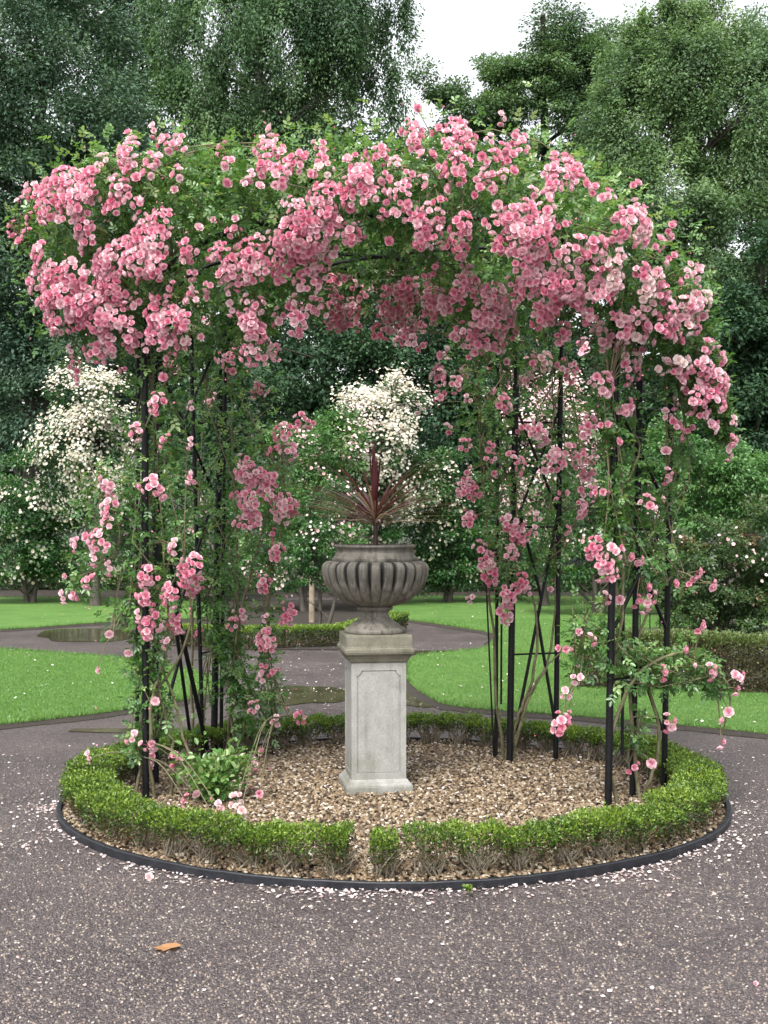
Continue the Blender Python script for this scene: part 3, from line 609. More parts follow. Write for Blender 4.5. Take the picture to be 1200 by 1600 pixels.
T('broadleaf_tree', 'spreading tree with layered branches right of the sky gap', 850, 36,
  [(880, 95, 0, 60, 45), (830, 130, 0, 60, 30), (770, 175, 0, 60, 26), (870, 45, 0, 34, 40), (920, 150, 0, 75, 90), (940, 70, 1, 35, 30), (800, 110, 0, 50, 24), (700, 150, 0, 30, 18), (660, 120, 0, 26, 14), (725, 195, 0, 40, 24), (820, 330, 0, 150, 120), (740, 270, 0, 60, 50), (690, 215, 1, 40, 20)], 450, .52, 330, .09, M['oak_leaf'], .26, flat=.5)
T('broadleaf_tree', 'tall light green tree filling the upper right corner', 1080, 27,
  [(1060, 110, 0, 90, 80), (1150, 200, 0, 100, 130), (975, 210, 0, 60, 110), (1030, 330, 0, 110, 120), (1130, 420, 0, 120, 150), (1060, 25, 0, 38, 40), (1230, 150, 0, 70, 110), (975, 95, 0, 40, 50), (1140, 60, 0, 50, 34), (1005, 45, 0, 26, 24), (1100, -10, 0, 40, 30), (1190, 40, 1, 28, 24)], 620, .55, 400, .075, M['light_leaf'], .2, flat=.7, droop=.5)
T('evergreen_tree', 'dark green tree under the light one at the right edge', 1180, 24,
  [(1130, 560, 0, 110, 120), (1210, 480, 0, 90, 160), (1190, 660, 0, 120, 110), (1040, 600, 2, 120, 130)], 300, .45, 240, .09, M['dark_leaf'], .22)
T('yew_tree', 'dark yew behind the right legs of the arbour', 850, 31,
  [(800, 560, 0, 140, 150), (920, 560, 0, 140, 160), (860, 720, 0, 200, 110)], 260, .65, 220, .11, M['dark_leaf'], .3)
# far belt of wood: reads as one mass low behind everything
lo = [((px - 600) / F * 46, rng.uniform(-2, 2), z_, 3.2, 2.4, 3.4) for px in range(-1300, 2600, 110) for z_ in (2.2, 5.0)] + [((px - 600) / F * 46, rng.uniform(-2, 2), rng.uniform(7, 10), 3.6, 2.6, rng.uniform(3, 5)) for px in list(range(-1300, -250, 110)) + list(range(1500, 2600, 110))]
V, Q, rn_, C, P = crown(lo, 2600, 1.1, 110, .22)
keep = V.reshape(-1, 4, 3)[:, :, 2].min(1) > .02
o = link_mesh('woodland', np_mesh('woodland', V, Q[keep], rn_[keep]), M['dark_leaf'], None, (0, 46, 0)); tag(o, 'far dark wood behind the garden', 'wood', kind='stuff')

WR = 'white flowering roses at the back of the garden'
T('white_rose_tree', 'tall rose tree with cream white flowers behind the left leg of the arbour', 150, 24,
  [(150, 635, 0, 72, 52), (125, 700, 0, 65, 60), (170, 740, 0, 55, 60), (130, 800, 0, 50, 60), (155, 860, 0, 45, 40)], 120, .24, 150, .06, M['shrub_leaf'], .085, flowers=(6500, .052, 'white', .35), group=WR, ntr=2, cat='rose')
T('white_rose_tree', 'tall rose tree with a white flowering top directly behind the urn', 595, 24,
  [(597, 625, 0, 58, 32), (600, 690, 0, 62, 60), (560, 750, 0, 50, 60), (625, 780, 0, 45, 70), (590, 850, 0, 50, 50)], 130, .22, 150, .06, M['shrub_leaf'], .085, flowers=(6500, .052, 'white', .9), group=WR, cat='rose')
T('white_rose_tree', 'pale pink and white rose tree seen between the right legs of the arbour', 850, 24,
  [(850, 640, 0, 60, 50), (840, 720, 0, 60, 60), (860, 800, 0, 70, 70), (900, 700, 0, 45, 50)], 120, .22, 150, .06, M['shrub_leaf'], .085, flowers=(5200, .052, 'pale', .2), group=WR, cat='rose')
SH = 'shrubs in the border at the back'
T('flowering_shrub', 'bushy green shrub with small white flowers at the far left', 45, 25,
  [(45, 770, 0, 85, 75), (10, 840, 0, 90, 70), (90, 850, 0, 60, 55)], 150, .28, 150, .065, M['shrub_leaf'], .05, flowers=(800, .06, 'white', .1), group=SH, ntr=3, cat='shrub')
T('green_shrub', 'tall green shrub between the left arbour leg and the white rose tree', 480, 23,
  [(480, 700, 0, 60, 60), (470, 790, 0, 65, 80), (520, 860, 0, 55, 60), (430, 860, 0, 60, 60), (530, 700, 0, 40, 60)], 160, .24, 150, .06, M['shrub_light'], .05, flowers=(700, .05, 'pale', .1), group=SH, ntr=3, cat='shrub')
T('flowering_shrub', 'dark glossy shrub dotted with white flowers right of the urn', 700, 25,
  [(690, 760, 0, 55, 60), (700, 850, 0, 65, 75), (655, 860, 0, 45, 60), (760, 830, 0, 50, 80)], 150, .26, 150, .065, M['shrub_leaf'], .05, flowers=(700, .06, 'white', .0), group=SH, ntr=3, cat='shrub')
T('green_shrub', 'green bush behind the back right leg of the arbour', 930, 22,
  [(930, 780, 0, 70, 80), (990, 850, 0, 60, 70), (880, 860, 0, 60, 60), (1010, 760, 0, 50, 60)], 150, .24, 150, .06, M['shrub_leaf'], .05, flowers=(200, .05, 'pale', .1), group=SH, ntr=3, cat='shrub')
T('green_shrub', 'leafy light green bush in the border at the right edge', 1140, 20,
  [(1120, 730, 0, 70, 50), (1190, 770, 0, 60, 60), (1100, 800, 0, 50, 50), (1060, 700, 0, 40, 50)], 150, .2, 160, .055, M['shrub_light'], .05, group=SH, ntr=3, cat='shrub')
T('rose_bush', 'large reddish green rose bush behind the tall box hedge at the right edge', 1130, 14.5,
  [(1120, 880, 0, 75, 75), (1180, 860, 0, 70, 80), (1070, 900, 0, 45, 60), (1120, 960, 0, 90, 45), (1200, 940, 0, 60, 60)], 200, .13, 170, .04, M['shrub_red'], .03, flowers=(60, .04, 'pale', .1), ntr=5, cat='rose')
T('green_shrub', 'low green bush beside the left rose tree behind the far lawn', 280, 26,
  [(280, 800, 0, 100, 70), (320, 870, 0, 90, 50), (250, 870, 0, 70, 45)], 130, .3, 140, .07, M['shrub_leaf'], .05, flowers=(200, .06, 'pale', .1), group=SH, ntr=3, cat='shrub')
T('rose_bush', 'small staked rose bush with pale blooms in the bed left of the urn', 500, 18,
  [(510, 800, 0, 45, 60), (450, 880, 0, 50, 45), (530, 890, 0, 35, 35), (490, 850, 0, 40, 50)], 90, .13, 110, .045, M['shrub_leaf'], .03, flowers=(170, .045, 'pale', .2), ntr=3, cat='rose')
st = thing('wooden_stake', 'upright wooden stake supporting the rose bush left of the urn', 'stake', (*G(487, 973), 0)); dd_ = G(487, 973)[1]
bm = bmesh.new(); bmesh.ops.create_cone(bm, cap_ends=True, segments=10, radius1=.045, radius2=.038, depth=1.02, matrix=Matrix.Translation((0, 0, .51))); bm_obj('post', bm, M['stake'], st)
bm = bmesh.new(); bmesh.ops.create_cone(bm, cap_ends=True, segments=10, radius1=.05, radius2=.05, depth=.05, matrix=Matrix.Translation((0, 0, .82))); bm_obj('tie', bm, M['metal'], st)
# small iron railing behind the hedge at right
rail = thing('iron_railing', 'low thin black iron railing behind the tall box hedge at the right', 'railing', (*G(1000, 1050), 0)); d_ = G(1000, 1050)[1]
lines = []; rads = []
for i in range(13):
    x_ = i * .105; tube_obj('bar', [[(x_, 0, 0), (x_, 0, .62)]], [.006], M['metal'], rail, 6)
for z_ in (.08, .62): tube_obj('rail', [[(-.03, 0, z_), (1.29, 0, z_)]], [.008], M['metal'], rail, 6)

# ------------------------------------------------------------------ the arbour (black metal)
arb = thing('rose_arbour', 'black metal arbour of four lattice legs and arches standing in the round bed', 'arbour', (CX, 8.45, 0)); A0 = np.array([CX, 8.45, 0])
POSTS = {  # foot (px, distance), top px at 500, radius
 'LF': [(228, 7.83, 226, .021), (214, 8.15, 216, .013), (243, 8.28, 243, .022)],
 'LB': [(334, 9.30, 344, .024), (345, 9.22, 352, .013), (318, 9.05, 300, .014)],
 'RF': [(950, 7.63, 962, .021), (988, 7.90, 1000, .019), (1037, 8.08, 1050, .018)],
 'RB': [(796, 9.00, 806, .022), (775, 9.16, 778, .012), (868, 9.10, 876, .018)]}
ptop = {}
for k, L in POSTS.items():
    for i, (px, d, pt, r) in enumerate(L):
        a = W(px, 800, d); a[2] = 0.0; b = W(pt, 800, d); b[2] = 2.55; ptop[k, i] = b
        tube_obj('post', [np.array([a, (a + b) / 2, b]) - A0], [r], M['metal'], arb, 10)
def arch(a, b, h, r, n=30):
    t = np.linspace(0, math.pi, n); pts = []
    for u_ in t:
        s_ = (1 - math.copysign(abs(math.cos(u_)) ** .75, math.cos(u_))) / 2; z_ = (math.sin(u_)) ** .6 * h; pts.append(a * (1 - s_) + b * s_ + np.array([0, 0, z_]))
    tube_obj('arch', [np.array(pts) - A0], [r], M['metal'], arb, 8)
arch(ptop['LF', 0], ptop['RF', 0], .85, .018); arch(ptop['LF', 1], ptop['RF', 1], .85, .014)
arch(ptop['LB', 0], ptop['RB', 0], .80, .012); arch(ptop['LB', 1], ptop['RB', 1], .75, .012)
arch(ptop['LF', 2], ptop['LB', 2], .6, .014); arch(ptop['RF', 2], ptop['RB', 2], .6, .014); arch(ptop['LF', 2], ptop['RB', 0], .8, .012); arch(ptop['LB', 0], ptop['RF', 1], .8, .012)
def bar(p, q, r=.010): tube_obj('brace', [np.array([W(*p), W(*q)]) - A0], [r], M['metal'], arb, 8)
for p, q, r in [((846, 935, 9.05), (806, 1140, 9.02), .011), ((838, 955, 9.05), (868, 1135, 9.08), .011), ((846, 935, 9.05), (812, 800, 9.0), .01), ((846, 935, 9.05), (872, 800, 9.1), .01),
                ((812, 800, 9), (874, 640, 9.1), .009), ((872, 800, 9.1), (808, 640, 9.), .009), ((784, 880, 9.1), (783, 1100, 9.1), .007), ((757, 850, 9.3), (772, 1190, 9.15), .006),
                ((275, 950, 8.7), (324, 1170, 9.1), .016), ((292, 985, 9.), (252, 1135, 8.3), .012), ((272, 960, 8.7), (296, 1140, 9.0), .012), ((243, 760, 8.2), (330, 560, 9.2), .01), ((243, 560, 8.2), (330, 760, 9.2), .01), ((243, 760, 8.2), (280, 950, 8.7), .01), ((333, 780, 9.2), (280, 950, 8.7), .01),
                ((963, 800, 7.7), (1040, 980, 8.0), .011), ((1046, 800, 8.05), (960, 980, 7.7), .011), ((958, 620, 7.7), (1046, 800, 8.05), .010), ((1000, 1040, 7.9), (1034, 1140, 8.05), .011), ((974, 950, 7.75), (972, 1180, 7.75), .009)]:
    bar(p, q, r)
for k, (a_, b_) in {'LF': (0, 2), 'LB': (0, 2), 'RF': (0, 2), 'RB': (0, 2)}.items():   # cross ties
    for z_ in (.75, 1.6, 2.3):
        P0, P1 = POSTS[k][a_], POSTS[k][b_]
        def at(p): 
            A = W(p[0], 800, p[1]); B = W(p[2], 800, p[1]); q = A + (B - A) * z_ / 2.55; q[2] = z_; return q
        tube_obj('cross_tie', [np.array([at(P0), at(P1)]) - A0], [.007], M['metal'], arb, 6)

# ------------------------------------------------------------------ climbing roses
# foliage skeletons: (px, py, distance, radius m); density of compound leaves per metre
SK = []
def sk(owner, dens, pts, layer='front'): SK.append((owner, dens, np.array(pts, float), layer))
sk('LF', 1500, [(150, 500, 7.95, .30), (110, 430, 7.9, .30), (115, 340, 7.85, .30), (170, 295, 7.8, .30), (250, 290, 7.75, .32), (340, 300, 7.7, .34), (440, 305, 7.65, .36)])
sk('LB', 1500, [(400, 320, 7.7, .32), (480, 310, 7.6, .38), (560, 300, 7.55, .36), (630, 300, 7.5, .34), (700, 300, 7.5, .38)])
sk('RF', 1500, [(700, 290, 7.5, .38), (780, 300, 7.5, .42), (850, 350, 7.5, .42), (930, 380, 7.5, .40), (1000, 430, 7.6, .36), (1050, 500, 7.65, .24), (1095, 590, 7.7, .15), (1135, 680, 7.75, .06)])
sk('LF', 900, [(60, 360, 7.8, .14), (20, 350, 7.75, .05)])
sk('LF', 900, [(200, 400, 7.8, .26), (200, 500, 7.85, .2)]); sk('LF', 900, [(270, 400, 7.7, .28), (275, 520, 7.75, .2)])
sk('LF', 900, [(380, 400, 7.7, .24), (400, 530, 7.75, .12)]); sk('LB', 800, [(480, 380, 7.6, .22), (480, 480, 7.7, .14)])
sk('LB', 900, [(640, 350, 7.6, .16), (680, 400, 7.7, .14), (710, 420, 7.8, .18)])
sk('RB', 1200, [(700, 440, 8.1, .16), (760, 460, 8.0, .26), (760, 530, 8.2, .22)]); sk('RF', 1000, [(850, 440, 7.7, .3), (880, 510, 7.8, .18)]); sk('RF', 1000, [(960, 450, 7.7, .28), (970, 530, 7.8, .16)])
# back arch, side arches and canopy
sk('LB', 1900, [(330, 540, 9.25, .30), (390, 450, 9.2, .30), (490, 425, 9.15, .30), (600, 420, 9.1, .30), (690, 430, 9.1, .28)], 'back')
sk('RB', 1900, [(690, 430, 9.4, .28), (770, 470, 9.2, .30), (800, 560, 9.1, .28)], 'back')
sk('LF', 900, [(230, 330, 8.0, .35), (300, 370, 8.7, .33), (370, 430, 9.3, .3)], 'back'); sk('RF', 900, [(930, 360, 7.8, .35), (860, 380, 8.5, .33), (790, 440, 9.1, .3)], 'back')
sk('RB', 700, [(600, 290, 7.7, .25), (610, 330, 8.5, .28), (620, 380, 9.4, .28)], 'back')
# legs
sk('LF', 820, [(245, 560, 7.95, .22), (240, 680, 7.95, .26), (235, 800, 7.9, .28), (235, 900, 7.9, .24), (225, 980, 7.9, .14), (235, 1110, 7.9, .14), (215, 1180, 7.9, .08)])
sk('LF', 800, [(150, 740, 7.85, .12), (160, 850, 7.85, .14), (120, 920, 7.85, .07)])
sk('LF', 300, [(200, 900, 7.9, .12), (175, 990, 7.85, .05)])
sk('LB', 800, [(330, 560, 9.2, .36), (360, 640, 9.2, .40), (370, 760, 9.15, .42), (350, 860, 9.15, .32), (345, 950, 9.15, .16), (370, 1050, 9.1, .10), (400, 1140, 9.1, .14)])
sk('LB', 600, [(430, 690, 9.0, .12), (430, 800, 9.0, .12), (425, 900, 9.0, .10), (415, 1040, 9.0, .08), (440, 1120, 9.0, .07)])
sk('LB', 300, [(320, 1120, 9.1, .12), (330, 1010, 9.1, .12)])
sk('RB', 800, [(760, 560, 9.0, .28), (760, 660, 9.0, .24), (790, 760, 9.0, .22), (800, 860, 9.0, .18), (800, 930, 9.0, .10)])
sk('RB', 700, [(850, 560, 9.1, .22), (870, 680, 9.1, .20), (880, 800, 9.1, .18), (850, 890, 9.1, .10)])
sk('RF', 850, [(950, 560, 7.8, .20), (960, 660, 7.8, .18), (985, 780, 7.85, .16), (1000, 900, 7.85, .16)])
sk('RF', 1200, [(930, 960, 7.7, .15), (960, 1030, 7.7, .17), (1020, 1040, 7.8, .16), (1090, 1040, 7.8, .13), (1120, 1080, 7.8, .06)])
sk('RF', 600, [(990, 1120, 7.8, .09), (985, 1170, 7.8, .10)]); sk('RF', 400, [(1060, 560, 7.8, .16), (1060, 740, 7.9, .09), (1030, 830, 7.9, .09), (1060, 920, 7.9, .08)])
sk('RF', 400, [(905, 960, 7.7, .08), (900, 1060, 7.7, .06)])
sk('RF', 900, [(952, 600, 7.6, .10), (958, 760, 7.58, .07), (960, 880, 7.58, .10)])
LABEL = {'LF': 'climbing rose covering the front left leg and left end of the arbour with pink clusters',
         'LB': 'leafiest climbing rose, on the back left leg and over the top centre of the arbour',
         'RF': 'climbing rose on the front right arbour leg, arching over and trailing down the right end',
         'RB': 'climbing rose on the slender back right leg of the arbour nearest the urn'}
GRP = 'pink climbing roses on the arbour'
footp = {k: W(POSTS[k][0][0], 800, POSTS[k][0][1]) for k in POSTS}
roses = {}
for k, p in footp.items():
    roses[k] = thing('climbing_rose', LABEL[k], 'rose', (p[0] + .05, p[1] + .05, .02), 0, GRP)
BL = """30 315 10 45 342 10 17 355 10 40 365 11 30 377 9 20 370 9 55 300 18 75 320 22 100 285 24 115 310 26 140 280 20 135 305 22 130 350 20 137 370 20 105 335 18 150 270 10
200 240 20 192 250 12 200 208 8 235 250 14 230 268 14 255 220 14 280 220 14 287 232 8 277 270 14 272 295 8 190 290 14 198 305 14 180 322 16 215 315 10 220 340 14 235 350 18 255 340 18 265 365 10
220 370 20 240 385 20 220 410 24 245 415 20 175 395 18 160 410 20 185 415 18 175 450 22 165 430 18 65 400 20 55 440 16 80 430 20 115 430 24 90 460 26 125 470 24 85 490 22 90 515 14 145 470 20 150 495 24 175 500 24 170 525 18 205 535 14 200 510 18 120 495 20
295 390 16 290 405 12 298 427 10 310 355 8 345 395 18 350 427 14 360 410 14 385 385 18 395 415 22 400 395 14 365 360 12 345 232 12 332 342 6 367 340 8 422 200 7 425 220 14 415 235 16 435 235 14 415 258 16 435 272 18 450 268 12 470 240 12 500 230 14 502 247 12 490 272 9 385 287 12 355 285 7 405 290 8
460 325 18 500 305 18 480 340 20 510 325 16 455 360 22 490 365 24 515 350 16 430 370 14 440 400 22 470 380 22 495 405 18 517 390 14 440 425 18 480 440 18 500 430 14 547 365 16 560 285 22 545 305 16 565 270 16 580 305 16
250 465 14 240 490 16 260 500 20 285 500 18 250 525 18 280 545 12 280 525 14 300 465 14 360 455 12 362 485 13 385 470 10 390 505 18 400 520 16 395 555 18 427 550 12 435 495 14 467 500 18 492 475 14 460 470 10 112 550 10 120 585 14 115 570 10 160 550 10 245 630 16 255 590 9 300 637 10
652 170 8 645 205 16 647 220 16 635 190 8 675 242 8 717 200 18 725 215 18 705 235 18 715 255 18 712 275 16 730 232 12 785 187 11 765 220 10 785 230 14 770 250 18 805 215 12 815 232 14 800 245 14 802 267 9 745 280 8 750 297 14 775 297 7 637 272 12 620 252 10 603 275 12 625 300 20 605 310 12 627 335 14 667 290 8 687 315 12 690 335 10 655 345 18 667 365 20 665 380 14 720 365 16 712 385 18 717 395 12 607 377 8
892 248 9 860 265 16 880 275 18 900 270 16 910 285 14 865 290 16 835 300 12 855 305 14 930 295 12 950 305 14 780 320 10 810 325 10 775 350 16 800 340 18 825 340 18 855 325 16 815 365 22 800 380 20 840 365 22 850 350 18 815 400 22 775 375 14 840 395 18 870 400 14 905 380 16 905 395 14 932 385 18 925 410 12 947 422 12 970 400 12 985 340 20 1005 350 16 965 335 12 970 365 16 1005 370 14 1050 355 12 1050 370 8
835 435 20 830 450 18 865 440 20 895 445 22 895 430 14 900 465 18 940 455 20 955 450 14 850 490 20 880 520 16 870 470 16 725 445 20 745 450 18 710 470 16 675 470 18 685 490 12 765 475 20 775 460 18 800 445 14 760 495 20 785 495 20 720 530 14 735 520 18 735 545 14 760 530 18 775 520 16 915 490 14 930 520 12 970 505 18 985 490 14 980 520 14 970 540 12 945 530 12
1030 430 12 1035 455 14 1045 480 18 1040 510 20 1045 520 14 1005 505 14 1020 535 9 1075 430 10 1075 475 14 1090 450 10 1100 495 8 1040 410 9 1095 420 7 1105 540 14 1125 555 14 1100 575 18 1125 595 18 1080 580 12 1065 595 14 1050 570 12 1090 615 20 1115 620 18 1130 620 10 1100 640 14 1080 635 12
830 565 12 825 585 10 645 535 12 660 542 10 632 528 9 690 555 8 692 585 10 707 600 14 687 615 12 732 625 9 770 610 8 787 630 13 945 595 16 950 610 14 925 600 10 982 632 14
702 670 10 727 695 12 765 695 9 765 715 12 772 740 7 730 765 16 730 740 10 732 810 13 840 675 16 815 670 8 920 667 16 865 720 18 915 725 18 920 745 12 870 770 9 887 770 7 920 770 14 940 770 12 907 795 14 967 690 6 1042 650 12 1055 632 10 1042 742 13 1012 785 14 1035 780 8 1042 705 8 1115 665 14 1145 660 10 1142 685 13 1140 712 10
800 820 16 810 835 16 800 860 10 840 810 9 835 830 8 750 855 12 760 875 14 767 900 14 795 930 16 815 910 14 790 955 14 790 972 10 825 925 9 930 855 16 945 885 18 955 895 14 965 860 14 985 870 8 885 825 9 950 935 10 970 938 7 995 940 10 1015 935 13 1010 950 10 1055 912 8 735 937 9 860 920 7 882 1015 12 905 987 8 927 1000 10 900 1062 12 875 1130 16 887 1122 10 1037 1052 12 1110 1047 14 1155 1057 13 1150 1075 10 1045 1128 14 1125 1125 9 1085 1040 6
257 690 12 298 695 10 235 760 16 247 770 12 300 747 11 168 760 15 170 790 16 168 815 13 118 850 13 155 845 18 148 875 12 172 890 12 100 900 6 100 935 11 382 720 12 382 742 16 390 785 20 390 815 18 415 765 14 442 790 18 442 810 12 428 835 9 432 862 14 425 750 14 445 675 16 470 655 12 450 705 14 425 705 10 485 660 9
272 860 12 295 890 20 305 910 16 230 900 16 232 917 10 265 927 15 310 925 10 412 912 13 365 975 12 375 960 12 415 967 8 415 995 13 415 1005 15 452 965 13 450 950 12 230 980 15 217 965 11 275 975 15 272 962 10 260 1007 12 170 990 8 152 1047 7 410 1040 9 427 1052 10 410 1060 11 397 1105 12 432 1128 11 470 1120 12 232 1165 14 237 1185 13 275 1187 14 290 1162 7 242 1095 8 400 1195 10 410 1175 8"""
PALE = "205 1155 12 140 1185 9 305 1240 7 290 1252 10 370 1250 14 335 1277 13 375 1270 15 345 1265 12 405 1240 9 118 928 11 200 1020 7 310 990 8 1090 892 12 1112 912 12 1080 910 9 1070 1015 9 1095 980 12 885 1085 12 990 1200 11 1020 1192 7 1140 1112 9 1127 1158 11 300 740 6 655 640 8 470 430 7"
SKP = []
for owner, dens, pts, layer in SK:
    C = spline(pts, 8 * (len(pts) - 1) + 1) if len(pts) > 2 else np.linspace(pts[0], pts[-1], 9)
    for a, b, c, r in C: SKP.append((a, b, c, r, owner, layer))
SA = np.array([s_[:4] for s_ in SKP]); SO = [s_[4] for s_ in SKP]; SF = np.array([s_[5] == 'front' for s_ in SKP])
def hit(px, py, back=False):
    dm = np.hypot(SA[:, 0] - px, SA[:, 1] - py) * SA[:, 2] / F; rel = dm / SA[:, 3]; ok = (rel < 1) & (SF != back)
    if ok.any():
        dep = SA[:, 2] - np.sqrt(np.maximum(0, SA[:, 3] ** 2 - dm ** 2)); dep[~ok] = 99; i = int(np.argmin(dep)); return dep[i] - .02, SO[i]
    rel = np.where(SF != back, dm, 99); i = int(np.argmin(rel)); return SA[i, 2] - .02, SO[i]
places = {k: [] for k in roses}
def parse(t): v = [float(x) for x in t.split()]; return [tuple(v[i:i + 3]) for i in range(0, len(v), 3)]
for pale, txt in ((0, BL), (1, PALE)):
    for px, py, r in parse(txt):
        d, k = hit(px, py); d = min(d, (H - .13) * F / max(1, py - 800)) if py > 830 else d; rw = r / F * d * 1.28; d -= rw * .45; p = W(px, py, d); places[k].append((p, rw, pale, d))
# smaller trusses between the big ones, faded ones mostly on the weathered right end
base_ = [q for q in parse(BL) if q[2] >= 12]
for j in range(290):
    px, py, r = base_[int(rng.integers(len(base_)))]; px += rng.normal() * 26; py += rng.normal() * 30
    if py > 620 and rng.random() < .35: continue
    d, k = hit(px, py); dm_ = (np.hypot(SA[:, 0] - px, SA[:, 1] - py) * SA[:, 2] / F / SA[:, 3]).min()
    if dm_ > 1 or py > 1000: continue
    rw = rng.uniform(7, 16) / F * d * 1.28; d -= rw * .45; places[k].append((W(px, py, d), rw, 1 if (px > 900 and rng.random() < .35) or rng.random() < .08 else 0, d))
for j in range(26):
    px = rng.uniform(1000, 1100); py = rng.uniform(340 + (px - 1000) * .9, 520); d, k = hit(px, py); rw = rng.uniform(8, 17) / F * d * 1.28; d -= rw * .45; places[k].append((W(px, py, d), rw, int(rng.random() < .35), d))
# back arch seen from inside and underneath, darker because it is shaded
for _ in range(46):
    px = rng.uniform(505, 690); py = rng.uniform(428, 500) + 22 * math.sin((px - 505) / 185 * math.pi); d, k = hit(px, py, True); places['RB' if px > 600 else 'LB'].append((W(px, py, d), rng.uniform(.045, .08), 0, d))
# far side and top of the arbour, out of this view but there from a step aside
for _ in range(36):
    x_ = rng.uniform(-1.6, 1.6); k = 'LB' if x_ < 0 else 'RB'; places[k].append((np.array([x_, 9.75 + rng.normal() * .08, rng.uniform(2.7, 3.5) - .25 * abs(x_)]), rng.uniform(.05, .09), 0, 20))
S3 = np.array([W(a, b, c) for a, b, c, _ in SA])
ALLP = [q for L in places.values() for q in L]; AP = np.array([q[0] for q in ALLP]); AR = np.array([q[1] for q in ALLP])
# compound leaves
for k, root in roses.items():
    o0 = np.array(root.location); Ps, Os, Ls = [], [], []
    for owner, dens, pts, layer in SK:
        if owner != k: continue
        C = np.array([W(a, b, c) for a, b, c, _ in pts]); m = len(pts); Cs = spline(np.column_stack([C, pts[:, 3]]), 6 * (m - 1) + 1) if m > 2 else np.column_stack([C, pts[:, 3]])
        seg = np.linalg.norm(np.diff(Cs[:, :3], axis=0), axis=1); L_ = seg.sum(); rmean = Cs[:, 3].mean(); n = int(dens * L_ * max(.35, rmean / .36) * 1.0)
        cum = np.concatenate([[0], np.cumsum(seg)]); u_ = np.interp(rng.random(n) * L_, cum, np.arange(len(cum))); i = np.minimum(u_.astype(int), len(cum) - 2); f = (u_ - i)[:, None]; c = Cs[i] * (1 - f) + Cs[i + 1] * f
        d = rand_unit(n); rad = c[:, 3] * (rng.random(n) ** .38) * (1 + .18 * np.sin(c[:, 0] * 17 + c[:, 2] * 13) + rng.normal(0, .10, n)); rad = np.where(rng.random(n) < .06, rad * 1.35, rad)
        P = c[:, :3] + d * rad[:, None]; Ps.append(P); Os.append(d)
    P = np.concatenate(Ps); O = np.concatenate(Os); ok = P[:, 2] > .08; P = P[ok]; O = O[ok]
    keep = np.ones(len(P), bool)
    for c_, r_ in zip(AP, AR):       # leaves give way to the trusses, which face outwards
        dv = P - c_; keep &= ~((np.hypot(dv[:, 0], dv[:, 2]) < r_ * .95 + .012) & (dv[:, 1] > -.22) & (dv[:, 1] < r_))
    P = P[keep]; O = O[keep]; n = len(P)
    D = unit(O * .8 + rng.normal(0, .6, (n, 3)) + np.array([0, 0, -.15])); U = unit(np.array([0, -.15, 1.]) + O * .5 + rng.normal(0, .45, (n, 3))); Rt = unit(np.cross(D, U)); Nn = np.cross(Rt, D)
    s_ = rng.uniform(.75, 1.3, n)[:, None]; shade = np.clip(.46 + rng.normal(0, .22, n) + .16 * O[:, 2] + .10 * (P[:, 2] > 2.9), 0, 1)  # up-facing and topmost leaves tinted lighter: sky shine put into the leaf colour
    VV, QQ, RR, off = [], [], [], 0
    for (t_, sd_, ang, ln) in ((.035, 0, 0, 1.0), (.022, 1, 1.0, .85), (.022, -1, 1.0, .85), (.004, 1, 1.15, .7), (.004, -1, 1.15, .7)):
        b = P + D * (t_ * s_); dd = D * math.cos(ang) + Rt * sd_ * math.sin(ang) + rng.normal(0, .12, (n, 3)); L = .033 * ln * s_[:, 0] * rng.uniform(.85, 1.15, n)
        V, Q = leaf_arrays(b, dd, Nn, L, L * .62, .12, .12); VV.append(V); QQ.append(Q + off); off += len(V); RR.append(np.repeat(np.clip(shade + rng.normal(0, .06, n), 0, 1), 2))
    link_mesh('foliage', np_mesh('foliage', np.concatenate(VV) - o0, np.concatenate(QQ), np.concatenate(RR)), M['rose_leaf'], root)
